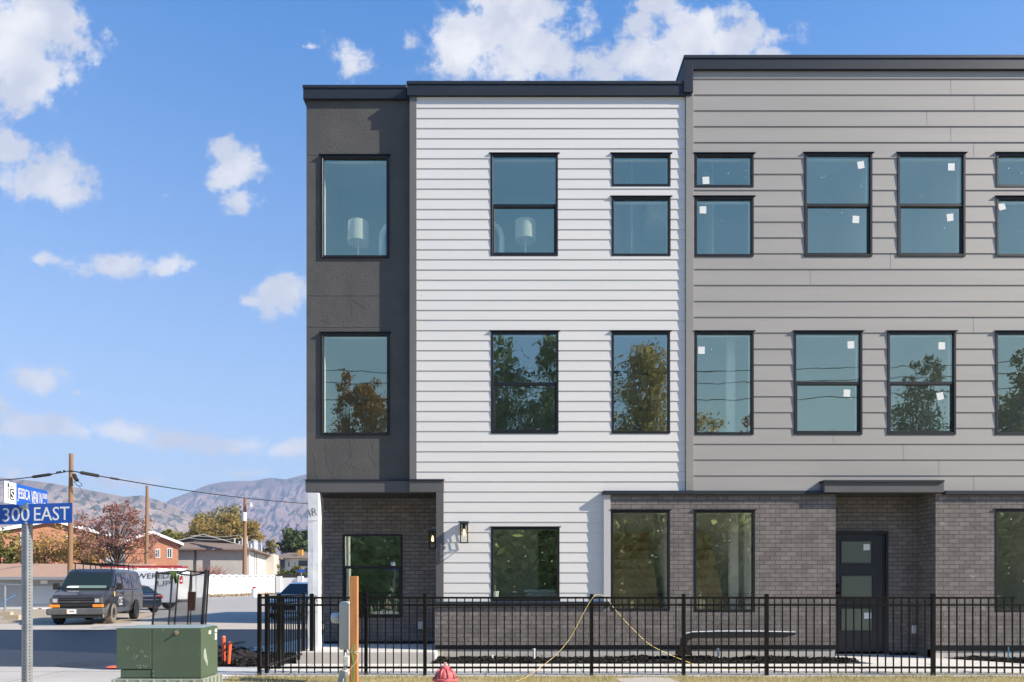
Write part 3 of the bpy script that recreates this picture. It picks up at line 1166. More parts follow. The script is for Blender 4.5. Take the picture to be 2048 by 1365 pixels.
FL = [(.35, 3.18), (3.5, 6.35), (6.75, 9.75)]
interior(W1, [[PX(875, YW) + .3, PX(1190, YW)], [], [PX(1170, YW)]], XSL + .1, x2l - .06, lambda i: YPORCH + .2 if i == 0 else YS + .12, FL, 16.2)
b = MB()
b.box(PX(875, YW) + .35, x2l - .06, 14.4, 14.45, .35, 3.18)
b.box(PX(875, YW) + .35, x2l - .06, YW + .12, 14.45, 3.18, 3.28)
b.box(PX(875, YW) + .35, x2l - .06, YW + .12, 14.45, .23, .35)
b.box(PX(1190, 13.0), PX(1190, 13.0) + .1, YW + .12, 14.4, .35, 3.18)
b.box(PX(875, YW) + .3, PX(875, YW) + .38, YW + .12, 14.4, .35, 3.18)
b.build('interior_wall', INTERIOR, W1)
interior(W2, [[PX(1520, YG), xe0 - .15, xe1 + .15, PX(2140, YG)], [PX(1560, YG), PX(1960, YG), PX(2140, YG)], [PX(1560, YG), PX(1765, YG), PX(1960, YG), PX(2140, YG)]],
         x2l + .11, XGR - .12, lambda i: YDOOR + .15 if i == 0 else YG + .12, FL, 16.2)
b = MB()
b.box(x2l + .11, xe0 - .15, YB + .12, YDOOR + .15, 3.18, 3.28)
b.box(x2l + .11, xe0 - .15, YB + .12, YDOOR + .15, .23, .35)
b.box(xe1 + .15, XGR - .12, YB + .12, YDOOR + .15, 3.18, 3.28)
b.box(xe1 + .15, XGR - .12, YB + .12, YDOOR + .15, .23, .35)
b.build('interior_wall', INTERIOR, W2)


b = MB()
b.box(x2l - .058, x2l - .002, YW + .1, YBACK - .13, -.05, ZTS - .4)
b.build('party_wall', INTERIOR, W1)
b = MB()
b.box(x2l + .012, x2l + .105, YG + .1, YBACK - .13, -.05, ZT2 - .7)
b.build('party_wall', INTERIOR, W2)
b = MB()
b.box(XSL + .102, XSL + .13, YS + .1, YBACK - .13, 3.3, ZTS - .4)
b.build('interior_wall', INTERIOR, W1)
b = MB()
b.box(XSL + .13, PX(1170, YW) - .06, 14.75, 14.8, 6.75, 9.75)
b.build('interior_wall', mat('pale_teal_paint', (.70, .80, .80), .7), W1)
b = MB()
b.box(PX(1170, YW) + .06, x2l - .06, 14.1, 14.15, 6.75, 9.75)
b.build('interior_wall', INTERIOR, W1)
b = MB()
b.box(x2l + .11, XGR - .12, 14.6, 14.65, 6.75, 9.75)
b.build('interior_wall', INTERIOR, W2)
b = MB()
b.box(x2l + .11, XGR - .12, 14.9, 14.95, 3.5, 6.35)
b.build('interior_wall', INTERIOR, W2)


b = MB()
b.prism([(PX(1300, 13.0), PZ(395, 13.0)), (PX(1350, 13.0), PZ(395, 13.0)), (PX(1350, 13.0), PZ(436, 13.0)), (PX(1312, 13.0), PZ(436, 13.0)), (PX(1300, 13.0), PZ(424, 13.0))][::-1], 13.0, 14.1)
b.build('interior_bulkhead', INTERIOR, W1, fixn=True)
b = MB()
b.box(PX(1262, 13.3), PX(1266, 13.3), 13.3, 14.1, 6.75, 9.7)
b.build('shower_screen', INTERIOR, W1)
b = MB()
b.box(PX(1455, 13.0), PX(1470, 13.0), 13.0, 13.1, 3.5, 6.35)
b.build('interior_post', INTERIOR, W2)
b = MB()
b.box(PX(1425, 13.2), PX(1427, 13.2), 13.2, 14.6, 6.75, 9.7)
b.build('interior_post', INTERIOR, W2)


def stair(parent, xa, xb, y0, rise_dir=1, n=11):
    bb = MB()
    for i in range(n):
        z = .35 + .19 * i
        bb.box(xa, xb, y0 + .13 * i, y0 + .13 * i + .15, z, z + .19)
    return bb.build('stair', mat('raw_stair_boards', (.55, .42, .26), .6, var=(.38, .28, .17), vscale=3), parent)


stair(W1, PX(1225, 13.5), PX(1312, 13.5), 12.85)
stair(W2, PX(1380, 13.5), PX(1440, 13.5), 12.85)
b = MB()
b.box(x2l + .11, PX(1520, YG), 14.35, 14.4, .35, 3.18)
b.box(PX(1520, YB), PX(1520, YB) + .08, YB + .15, 14.35, .35, 3.18)
b.build('interior_wall', INTERIOR, W2)
b = MB()
b.prism([(PX(1325, 13.6), .35), (PX(1325, 13.6) + .1, .35), (PX(1325, 13.6) + .1, 3.18), (PX(1325, 13.6), 3.18)], 12.75, 14.39)
b.build('stair_wall', INTERIOR, W1)
b = MB()
b.box(PX(1458, 13.3), PX(1473, 13.3), 13.2, 13.35, .35, 3.18)
b.build('interior_post', INTERIOR, W2)
b = MB()
b.box(PX(1077, 14.3), PX(1128, 14.3), 14.34, 14.39, .35, 2.7)
b.build('interior_door', INTERIOR_DARK, W1)

# ---- furniture behind the glass
SHADE = leaf_mat('linen_lamp_shade', [(.86, .86, .84), (.86, .86, .84)], .5)
def lamp(px, py_top, py_bot, Y, lbl):
    s = Y / F
    c = P(px, py_bot, Y)
    t = thing('table_lamp', lbl, 'lamp', (c.x, c.y, 7.2), 'lamps beside the headboard')
    zt, zb_ = PZ(py_top, Y), PZ(py_bot, Y)
    b = MB()
    b.lathe([(.195, zb_ - 7.2), (.20, zb_ - 7.2), (.195, zt - 7.2), (.19, zt - 7.2), (.19, zb_ - 7.2)], (c.x, c.y, 7.2), 28)
    b.build('lamp_shade', SHADE, t, smooth=False)
    b = MB()
    b.lathe([(0, 0), (.09, 0), (.085, .02), (.05, .12), (.02, .35), (.014, zb_ - 7.2 + .2), (0, zb_ - 7.2 + .2)], (c.x, c.y, 7.2), 16)
    b.build('base', WHITE_PAINT, t, smooth=True)
    b = MB()
    for dx in (-.08, .08):
        b.cyl((c.x + dx, c.y - .05, zb_ - .08), (c.x + dx, c.y - .05, zb_ + .02), .005, n=5)
    b.build('pull_chain', STEEL, t)


lamp(717, 447, 487, 13.0, 'white drum shade lamp behind the top stucco bay window')
lamp(1051, 445, 483, 12.87, 'white drum shade lamp behind the top double hung window in white siding')
YH = 12.97
hb = thing('headboard', 'pale arched bed headboard between two lamps behind the top floor glass', 'headboard', (PX(884, YH), YH, 6.75))
x0, x1, zt = PX(764, YH), PX(1003, YH), PZ(446, YH)
pts = [(x0, YH, 6.75), (x0, YH, zt - .3)]
for k in range(1, 7):
    a = math.pi - k * math.pi / 12
    pts.append((x0 + .3 + .3 * math.cos(a), YH, zt - .3 + .3 * math.sin(a)))
for k in range(0, 7):
    a = math.pi / 2 - k * math.pi / 12
    pts.append((x1 - .3 + .3 * math.cos(a), YH, zt - .3 + .3 * math.sin(a)))
pts += [(x1, YH, 6.75)]
b = MB()
b.tube(pts, .06, 8)
b.build('frame', WHITE_PAINT, hb, smooth=True)
b = MB()
b.poly(*[(x, y + .03, z) for x, y, z in pts])
b.build('panel', mat('blue_upholstery', (.13, .17, .24), .9), hb)
so_ = thing('sofa', 'mint green sofa behind the middle stucco bay window', 'sofa', (PX(680, 13.6), 13.6, 3.5))
b = MB()
b.box(PX(640, 13.6), PX(780, 13.6), 13.3, 14.1, 3.6, 3.98)
b.build('seat', mat('mint_fabric', (.36, .46, .36), .9), so_, bevel=.05)
b = MB()
b.box(PX(660, 13.9), PX(790, 13.9), 13.95, 14.2, 3.9, 4.45)
b.build('backrest', MATS['mint_fabric'], so_, bevel=.06)
b = MB()
b.box(PX(652, 13.4), PX(668, 13.4), 13.25, 14.1, 3.6, 4.25)
b.build('armrest', MATS['mint_fabric'], so_, bevel=.05)
bd = thing('bedding', 'folded white bedding on a stand behind the ground floor window in white siding', 'bedding', (PX(1080, 13.2), 13.2, .35))
b = MB()
for i, (dx, z) in enumerate(((0, 1.05), (.03, 1.13), (-.02, 1.2))):
    b.box(PX(1050, 13.2) + dx, PX(1112, 13.2) + dx, 13.05, 13.5, z, z + .065)
b.build('sheets', mat('white_cotton', (.7, .72, .7), .9), bd, bevel=.03, seg=3)
b = MB()
b.box(PX(1052, 13.2), PX(1110, 13.2), 13.08, 13.48, .35, 1.045)
b.build('base', mat('dark_cabinet', (.08, .08, .08), .6), bd)
pl = thing('house_plant', 'small bright green plant behind the ground floor window in white siding', 'plant', (PX(990, 12.9), 12.9, .8))
b = MB()
r_ = random.Random(9)
for k in range(16):
    a = r_.uniform(0, 6.28)
    c = Vector((PX(990, 12.9), 12.9, 1.25 + r_.uniform(0, .22)))
    d = Vector((math.cos(a), math.sin(a), r_.uniform(.1, .8))).normalized()
    n = d.cross(Vector((0, 0, 1))).normalized() * .03
    e = c + d * r_.uniform(.06, .12)
    b.poly(c, (c + e) / 2 + n, e, (c + e) / 2 - n)
b.build('leaves', mat('fresh_leaf', (.08, .32, .06), .5), pl)
b = MB()
b.lathe([(0, 0), (.06, 0), (.08, .14), (.07, .14), (.07, .1), (0, .1)], (PX(990, 12.9), 12.9, 1.1), 14)
b.tube([(PX(990, 12.9), 12.9, 1.15), (PX(990, 12.9), 12.9, 1.38)], .006)
b.box(PX(990, 12.9) - .12, PX(990, 12.9) + .12, 12.85, 13.05, .35, 1.1)
b.build('pot', WHITE_PAINT, pl)

# ---- wall lanterns (lit), outlets
BULB = emit_mat('warm_bulb', (1, .62, .28), 2.2)
LGLASS = glass_mat('lantern_glass', (.93, .95, .93), .06)
def lantern(c, lbl, out=Vector((0, -1, 0))):
    """c: wall point at the lantern's middle; out: away from the wall"""
    side = Vector((out.y, -out.x, 0)) if abs(out.y) > .5 else Vector((0, 1, 0))
    t = thing('wall_lantern', lbl, 'lantern', c, 'lit wall lanterns')
    w, h, dp = .066, .175, .06
    cc = c + out * .115

    def bx(b, o, s, d, e):
        # oriented box centred at o: half sizes s (side), d (out), e (up)
        p = [o + side * (i * s) + out * (j * d) + Vector((0, 0, k * e)) for k in (-1, 1) for j in (-1, 1) for i in (-1, 1)]
        b.add(p, [(0, 1, 3, 2), (4, 6, 7, 5), (0, 4, 5, 1), (1, 5, 7, 3), (3, 7, 6, 2), (2, 6, 4, 0)])
    b = MB()
    bx(b, c + out * .012 + Vector((0, 0, .13)), .05, .012, .09)
    bx(b, c + out * .07 + Vector((0, 0, .215)), .014, .055, .014)
    b.build('bracket', mat('zinc_bracket', (.55, .57, .58), .45, .5), t)
    b = MB()
    bx(b, cc + Vector((0, 0, h + .03)), w + .03, dp + .035, .008)
    bx(b, cc + Vector((0, 0, h + .01)), w + .012, dp + .012, .013)
    b.build('cap', mat('lantern_cap_grey', (.12, .14, .15), .4, .4), t)
    b = MB()
    for i in (-1, 1):
        for j in (-1, 1):
            bx(b, cc + side * (i * w) + out * (j * dp), .006, .006, h)
    for k in (-1, 1):
        for i in (-1, 1):
            bx(b, cc + side * (i * w) + Vector((0, 0, k * h)), .006, dp, .006)
            bx(b, cc + out * (i * dp) + Vector((0, 0, k * h)), w, .006, .006)
    bx(b, cc + Vector((0, 0, h - .05)), .02, .02, .05)
    b.build('cage', BLACK_METAL, t)
    b = MB()
    b.lathe([(0, -.055), (.012, -.05), (.021, -.025), (.019, 0), (.010, .03), (.010, .06)], (cc.x, cc.y, cc.z + .02), 12)
    b.build('bulb', BULB, t, smooth=True)
    b = MB()
    for i in (-1, 1):
        o = cc + side * (i * (w - .002))
        b.poly(*[o + out * (j * dp) + Vector((0, 0, k * h)) for j, k in ((-1, -1), (1, -1), (1, 1), (-1, 1))])
    o = cc + out * (dp - .002)
    b.poly(*[o + side * (i * w) + Vector((0, 0, k * h)) for i, k in ((-1, -1), (1, -1), (1, 1), (-1, 1))])
    b.build('glass', LGLASS, t)


lantern(P(929, 1068, YW - .01), 'lit box lantern on the white siding between porch and window')
lantern(Vector((PX(873, YW) + .008, 12.9, PZ(1080, 12.9))), 'lit box lantern inside the shaded porch', Vector((-1, 0, 0)))
def outlet(c, lbl):
    t = thing('outlet_cover', lbl, 'outlet', c, 'weatherproof outlets')
    b = MB()
    b.box(c.x - .045, c.x + .045, c.y - .045, c.y - .006, c.z - .065, c.z + .065)
    b.build('cover', mat('clear_grey_plastic', (.5, .51, .5), .3), t, bevel=.012)
    b = MB()
    b.box(c.x - .055, c.x + .055, c.y - .006, c.y + .004, c.z - .075, c.z + .075)
    b.build('plate', WHITE_PAINT, t)


outlet(P(842, 1251, YPORCH), 'grey outlet cover low on the dark porch brick')
outlet(P(1829, 1259, YDOOR), 'grey outlet cover low on the brick beside the front door')

# ------------------------------------------------------------------ mulch beds
MULCH = leaf_mat('bark_mulch', [(.010, .0095, .009), (.024, .021, .019), (.045, .04, .036), (.014, .013, .0125), (.11, .10, .092)], 0)
MULCH_BASE = mat('mulch_soil', (.017, .0155, .0145), .95, var=(.03, .027, .025), vscale=20, bump=(60, 1, .03))


def mulch(name, inside, x0, x1, y0, y1, hfun, n, seed):
    r = random.Random(seed)
    b = MB()
    nx, ny = int((x1 - x0) / .12), int((y1 - y0) / .08)
    idx = {}
    for j in range(ny + 1):
        for i in range(nx + 1):
            x, y = x0 + (x1 - x0) * i / nx, y0 + (y1 - y0) * j / ny
            idx[i, j] = len(b.v)
            b.v.append((x, y, hfun(x, y) if inside(x, y) else -.05))
    for j in range(ny):
        for i in range(nx):
            b.f.append([idx[i, j], idx[i + 1, j], idx[i + 1, j + 1], idx[i, j + 1]])
            b.mi.append(0)
    b.cur = 1
    k = 0
    while k < n:
        x, y = r.uniform(x0, x1), r.uniform(y0, y1)
        k += 1
        if not inside(x, y):
            continue
        z = hfun(x, y) + .008
        a = r.uniform(0, 6.28)
        l, w = r.uniform(.012, .045), r.uniform(.004, .011)
        d = Vector((math.cos(a), math.sin(a), r.uniform(-.3, .75))).normalized() * l
        s = d.cross(Vector((r.uniform(-.5, .5), r.uniform(-.5, .5), 1))).normalized() * w
        c = Vector((x, y, z))
        b.poly(c - d - s, c + d - s, c + d + s, c - d + s)
    o = b.build(name, [MULCH_BASE, MULCH])
    o['kind'] = 'stuff'
    return o


def mh(x, y):
    return -.005 + .045 * (y - 11.7) + .035 * noise.noise(Vector((x * 1.3, y * 2.2, 0))) + .03 * noise.noise(Vector((x * 5, y * 5, 3)))


mulch('mulch', lambda x, y: x < 6.2 - (12.5 - y) * .0 and x + (12.5 - y) * -.0 < 6.15 and not (x > 5.6 and y < 12.1 and x - 5.6 > (y - 11.72) * 1.5), -1.38, 6.2, 11.74, 12.54, mh, 9000, 2)
mulch('mulch', lambda x, y: x > 7.95 and x - 7.95 > (12.5 - y) * 1.0, 7.9, 12.5, 11.74, 12.54, mh, 5000, 4)


def lh(x, y):
    return .03 + .03 * noise.noise(Vector((x * 2, y * 2, 7))) + .02 * noise.noise(Vector((x * 6, y * 6, 1)))


mulch('mulch', lambda x, y: x > -5.35 + (y - 11.1) * .12 and x < -3.95 + .0 * y and y > 11.25 - (x + 4.7) * .0, -5.4, -3.95, 11.15, 13.4, lh, 5000, 6)

# ------------------------------------------------------------------ iron fence
YF = 10.19
def fz(py):
    return PZ(py, YF)


def post(parent, x, y, ztop, w=.05, z0=-.05):
    b = MB()
    b.box(x - w / 2, x + w / 2, y - w / 2, y + w / 2, z0, ztop - .02)
    b.box(x - w / 2 - .003, x + w / 2 + .003, y - w / 2 - .003, y + w / 2 + .003, ztop - .02, ztop - .008)
    b.box(x - w / 2 + .004, x + w / 2 - .004, y - w / 2 + .004, y + w / 2 - .004, ztop - .008, ztop, top=.012)
    return b.build('post', BLACK_METAL, parent)


def panel(parent, a, c, ztop=None, zmid=None, zbot=None, toprail=True, skip_from=None, sp=.1165):
    """rails and pickets between two post points a, c (x, y)"""
    ztop = fz(1196) if ztop is None else ztop
    zmid = fz(1210.5) if zmid is None else zmid
    zbot = fz(1335.5) if zbot is None else zbot
    A, C = Vector((*a, 0)), Vector((*c, 0))
    ln = (C - A).length
    d = (C - A) / ln
    for z in ((ztop, zmid, zbot) if toprail else (zmid, zbot)):
        e = C if not (skip_from and z == ztop) else A + d * skip_from
        b = MB()
        b.beam(A + d * .02 + Vector((0, 0, z)), e - d * .02 + Vector((0, 0, z)), .026, .030)
        for q in (A + d * .035, e - d * .035):
            b.cyl(q + Vector((0, -.013, z)), q + Vector((0, -.018, z)), .005, n=6)
        b.build('rail', BLACK_METAL, parent)
    n = max(1, int(round(ln / sp)))
    b = MB()
    for i in range(1, n):
        p = A + d * (ln * i / n)
        top = ztop if not (skip_from and ln * i / n > skip_from) else zmid
        if not toprail:
            top = zmid
        b.beam(p + Vector((0, 0, .035)), p + Vector((0, 0, top)), .016, .016)
    b.build('picket_panel', BLACK_METAL, parent)


fence = thing('metal_fence', 'long black metal picket fence along the sidewalk in front of both townhouse units', 'fence', (PX(1183, YF), YF, 0))
fx = [519, 850, 1183, 1367, 1533, 1866]
for px in fx:
    post(fence, PX(px, YF), YF, fz(1188 if px != 1866 else 1187))
post(fence, PX(732, YF + .12), YF + .12, fz(1186), .045)
for a, c in zip(fx[:-1], fx[1:]):
    panel(fence, (PX(a, YF), YF), (PX(c, YF), YF))
panel(fence, (PX(1866, YF), YF), (PX(2199, YF), YF), skip_from=(PX(2032, YF) - PX(1866, YF)))
post(fence, PX(2199, YF), YF, fz(1190))
xr = PX(519, YF) + .01
fence2 = thing('metal_fence', 'short black metal picket fence running back from the sidewalk to the wrapped porch post', 'fence', (xr, 11.3, 0))
ys = [10.47, 11.03, 12.33]
for y in ys:
    post(fence2, xr, y, 1.215)
panel(fence2, (xr, ys[0]), (xr, ys[1]), ztop=1.17, zmid=1.06, zbot=.12)
panel(fence2, (xr, ys[1]), (xr, ys[2]), ztop=1.17, zmid=1.06, zbot=.12)
post(fence2, xr + .14, 12.34, 1.2, .06)
# latch
b = MB()
b.box(xr - .03, xr + .03, 10.5, 10.56, .98, 1.03)
b.cyl((xr, 10.53, .9), (xr, 10.53, .98), .02)
b.build('latch', BLACK_METAL, fence2)

# ------------------------------------------------------------------ small things in the yard
# rope over the fence
ropep = [(1015, 1368, 9.6), (1050, 1356, 9.75), (1085, 1332, 9.95), (1115, 1307, 10.05), (1140, 1277, 10.1), (1160, 1240, 10.12), (1175, 1212, 10.13), (1188, 1193, 10.14), (1200, 1190.5, 10.19), (1212, 1196, 10.24),
         (1228, 1217, 10.3), (1248, 1240, 10.45), (1270, 1263, 10.6), (1300, 1290, 10.8), (1340, 1310, 11.0), (1370, 1322, 11.1), (1392, 1330, 11.25)]
pts = [P(*q) for q in ropep] + [Vector((3.25, 11.05, .012)), Vector((3.9, 10.75, .012)), Vector((4.6, 10.5, .012)), Vector((6.5, 10.38, .012)), Vector((9.8, 10.36, .012))]


def smooth_pts(p, n=4):
    out = []
    for i in range(len(p) - 1):
        p0, p1, p2, p3 = p[max(i - 1, 0)], p[i], p[i + 1], p[min(i + 2, len(p) - 1)]
        for k in range(n):
            t = k / n
            out.append(.5 * ((2 * p1) + (p2 - p0) * t + (2 * p0 - 5 * p1 + 4 * p2 - p3) * t * t + (3 * p1 - p0 - 3 * p2 + p3) * t ** 3))
    out.append(p[-1])
    return out


b = MB()
b.tube(smooth_pts(pts), .0047, 6)
rope = b.build('rope', mat('yellow_rope', (.70, .50, .09), .8, speck=((.8, .75, .55), 30, .52)), smooth=True)
tag(rope, 'yellow rope draped over the fence top rail and trailing on the sidewalk', 'rope')

# dark rail lying against the brick
YR = 12.2
rail = thing('metal_rail', 'long dark rail with a pale top edge lying in front of the brick wall', 'rail', (PX(1478, YR), YR, .2))
b = MB()
pr = [(1362, 1278), (1370, 1269), (1382, 1265.5), (1440, 1264), (1520, 1264), (1585, 1264.5), (1592, 1266), (1586, 1270), (1565, 1275), (1440, 1276.5), (1385, 1276.5), (1374, 1282), (1372, 1292), (1362, 1292)]
b.prism([(PX(x, YR), PZ(y, YR)) for x, y in pr][::-1], YR - .06, YR + .06)
b.build('beam', mat('dark_rail_metal', (.010, .010, .012), .5), rail, fixn=True)
b = MB()
b.tube([P(1372, 1267.5, YR - .03), P(1384, 1264.5, YR - .03), P(1440, 1263, YR - .03), P(1520, 1263, YR - .03), P(1590, 1265, YR - .03)], .014, 6)
b.build('edge', mat('pale_rail_edge', (.62, .63, .64), .4), rail)
b = MB()
b.prism([(PX(1352, YR), .12), (PX(1384, YR), .10), (PX(1380, YR), .2), (PX(1372, YR), .30), (PX(1360, YR), .29), (PX(1357, YR), .2)], YR - .05, YR + .05)
b.build('bracket', MATS['dark_rail_metal'], rail, fixn=True)
# pipe stubs in the mulch
PVC = mat('white_pipe', (.7, .7, .68), .4)
for (px, pt, pb, lean, lbl) in ((984, 1313, 1328, .0, 'short white pipe stub in the mulch between the hydrant and a taller one'),
                                (1068, 1300, 1326, 0, 'tall white pipe stub in the mulch below the ground floor window'),
                                (1437, 1299, 1313, .012, 'leaning white pipe stub in the mulch below the dark rail')):
    Yp = 12.3
    t = thing('pipe_stub', lbl, 'pipe', P(px, pb, Yp), 'white pipe stubs in the mulch')
    b = MB()
    a, c = P(px, pb + 3, Yp), P(px, pt, Yp) + Vector((-lean, 0, 0))
    b.cyl(a, c, .022, n=12)
    b.build('pipe', PVC, t, smooth=False)
    b = MB()
    b.cyl(c, c + Vector((0, 0, .02)), .027, n=12)
    b.build('cap', PVC, t)
b = MB()
b.beam(P(2017, 1294, 12.2), P(2016, 1318, 12.2), .02, .008)
tag(b.build('marker_flag', mat('blue_marker', (.03, .2, .35), .5)), 'thin blue marker strip standing in the mulch by the green window', 'marker')
# small pale shrub starts / weeds near the foundation
for (px, lbl) in ((895, 'small dry twiggy plant at the foundation behind the hydrant'), (1012, 'small dry twiggy plant beside the short white pipe'), (1085, 'small dry twiggy plant beside the tall white pipe')):
    r_ = random.Random(px)
    c = P(px, 1322, 12.35)
    b = MB()
    for k in range(14):
        a = r_.uniform(0, 6.28)
        e = c + Vector((math.cos(a) * .06, math.sin(a) * .05, r_.uniform(.05, .16)))
        b.tube([c, (c + e) / 2 + Vector((0, 0, .02)), e], .003, 4)
    tag(b.build('seedling', mat('dry_stem', (.22, .18, .11), .9)), lbl, 'plant', 'dry seedlings at the foundation')

# utility pedestal
YU = 9.35
ped = thing('utility_pedestal', 'grey electrical pedestal box on conduit beside the wooden post', 'utility box', P(690, 1372, YU))
UG = mat('utility_grey', (.58, .62, .60), .5, var=(.52, .56, .55), vscale=6)
b = MB()
x0, x1 = PX(682, YU), PX(699, YU)
b.box(PX(679, YU + .02), x1, YU, YU + .2, PZ(1300, YU), PZ(1209, YU))
b.build('box', UG, ped, bevel=.008)
b = MB()
b.box(x0, x1 + .004, YU - .014, YU, PZ(1298, YU), PZ(1210, YU))
b.box(x0 - .02, x1 + .01, YU - .02, YU + .21, PZ(1211, YU), PZ(1204, YU), top=.015)
b.cyl((x1 - .05, YU - .02, PZ(1291, YU)), (x1 - .05, YU - .014, PZ(1291, YU)), .028, n=14)
b.build('door', UG, ped, bevel=.004, seg=1)
b = MB()
b.lathe([(0, -.11), (.062, -.105), (.07, -.09), (.078, 0), (.0, 0)], (PX(679, YU + .1), YU + .1, PZ(1237, YU)), 18, 'x')
b.build('meter', mat('meter_glass', (.55, .60, .66), .15), ped, smooth=True)
b = MB()
b.cyl((PX(690, YU + .06), YU + .06, -.05), (PX(690, YU + .06), YU + .06, PZ(1299, YU)), .021, n=12)
b.build('conduit', STEEL, ped, smooth=True)
b = MB()
b.box(PX(686, YU), PX(696.5, YU), YU + .01, YU + .1, PZ(1333, YU), PZ(1313, YU))
b.build('junction_box', UG, ped, bevel=.008)
b = MB()
b.prism([(PX(675, YU), PZ(1364, YU)), (PX(679, YU), PZ(1341, YU)), (PX(697, YU), PZ(1344, YU)), (PX(697, YU), PZ(1350, YU)), (PX(686, YU), PZ(1358, YU)), (PX(685, YU), -.05), (PX(676, YU), -.05)], YU, YU + .18)
b.build('base_cover', UG, ped, bevel=.006, fixn=True)
# wooden post with tied cords
YP = 9.2
wp = thing('wooden_post', 'square raw wooden post standing in the grass in front of the fence', 'post', (PX(706.5, YP), YP, 0))
b = MB()
b.box(PX(699.3, YP), PX(714.3, YP), YP, YP + .095, -.05, PZ(1153, YP))
b.build('post_body', WOOD, wp, bevel=.004, seg=1)
b = MB()
xc = PX(707, YP)
b.tube(smooth_pts([Vector((xc - .01, YP - .02, -.01)), Vector((xc, YP - .02, .12)), Vector((xc - .005, YP - .02, .33)), Vector((xc - .02, YP - .03, .47)), Vector((xc + .005, YP - .03, .54)), Vector((xc + .025, YP - .03, .48)), Vector((xc + .005, YP - .02, .4)), Vector((xc + .01, YP - .02, .2)), Vector((xc + .015, YP - .02, -.01))]), .006, 6)
tag(b.build('cord', mat('green_cord', (.16, .30, .08), .7), smooth=True), 'looped green cord tied to the raw wooden post', 'cord')
b = MB()
zr = PZ(1303, YP)
b.tube(smooth_pts([Vector((PX(698, YP), YP + .1, zr + .01)), Vector((PX(698, YP), YP - .008, zr + .015)), Vector((xc, YP - .015, zr - .005)), Vector((PX(715.5, YP), YP - .008, zr)), Vector((PX(716, YP), YP + .1, zr))]), .006, 6)
b.tube(smooth_pts([Vector((PX(701, YP), YP - .02, zr)), Vector((PX(716, YP), YP - .025, zr - .04)), Vector((PX(714, YP), YP - .025, zr - .12)), Vector((PX(706, YP), YP - .03, zr - .2)), Vector((PX(698, YP), YP - .03, zr - .27)), Vector((PX(694, YP), YP - .02, zr - .33))]), .005, 6)
tag(b.build('cord', mat('cream_cord', (.62, .56, .42), .8), smooth=True), 'cream cord wound around the raw wooden post', 'cord')

# hydrant
YHY = 5.8
hx = PX(890.5, YHY)
hyd = thing('fire_hydrant', 'faded red fire hydrant with a fluted bonnet at the bottom of the frame', 'hydrant', (hx, YHY, -.01))
RH = mat('faded_hydrant_red', (.50, .065, .085), .55, var=(.60, .17, .17), vscale=9, vdetail=5)
b = MB()
n = 48
prof = [(.030, .615), (.036, .612), (.038, .600), (.034, .594), (.046, .584), (.074, .560), (.083, .528), (.086, .512)]
ps = []
for (r, z) in prof:
    for k in range(n):
        th = 2 * math.pi * k / n
        fl = 1 + (.045 * math.cos(8 * th) if .55 < z < .59 or z == .528 or z == .560 else 0)
        ps.append((hx + r * fl * math.cos(th), YHY + r * fl * math.sin(th), z + .045))
fs = [(i * n + k, (i + 1) * n + k, (i + 1) * n + (k + 1) % n, i * n + (k + 1) % n) for i in range(len(prof) - 1) for k in range(n)]
fs.append(tuple(range(n)))
b.add(ps, fs)
for k in range(8):
    th = 2 * math.pi * (k + .5) / 8
    d = Vector((math.cos(th), math.sin(th), 0))
    c = Vector((hx, YHY, 0))
    b.tube([c + d * .040 + Vector((0, 0, .635)), c + d * .071 + Vector((0, 0, .612)), c + d * .087 + Vector((0, 0, .565))], .009, 6)
b.build('bonnet', RH, hyd, smooth=True, fixn=True)
b = MB()
b.cyl((hx, YHY, .655), (hx, YHY, .690), .014, .012, 5)
b.build('operating_nut', mat('worn_nut_paint', (.55, .35, .33), .5), hyd)
b = MB()
b.lathe([(.0, .556), (.107, .556), (.111, .552), (.111, .538), (.107, .534), (.09, .534)], (hx, YHY, 0), 32)
b.build('flange', RH, hyd, smooth=False)
for k in range(8):
    th = 2 * math.pi * k / 8 + .2
    b = MB()
    b.cyl((hx + .099 * math.cos(th), YHY + .099 * math.sin(th), .55), (hx + .099 * math.cos(th), YHY + .099 * math.sin(th), .566), .008, n=6)
    b.build('bolt', mat('hydrant_bolt', (.16, .08, .08), .6), hyd)
b = MB()
b.lathe([(.09, .536), (.085, .50), (.085, .12), (.12, .11), (.12, .07), (.085, .06), (.085, -.02)], (hx, YHY, 0), 28)
b.build('barrel', RH, hyd, smooth=True)
for sx in (-1, 1):
    b = MB()
    b.lathe([(.05, 0), (.05, .09 * sx), (.042, .115 * sx), (.0, .115 * sx)], (hx + .075 * sx, YHY, .40), 16, 'x')
    b.build('nozzle', RH, hyd, fixn=True)
b = MB()
b.cyl((hx, YHY - .07, .36), (hx, YHY - .19, .36), .07, .06, 18)
b.build('pumper_nozzle', RH, hyd)

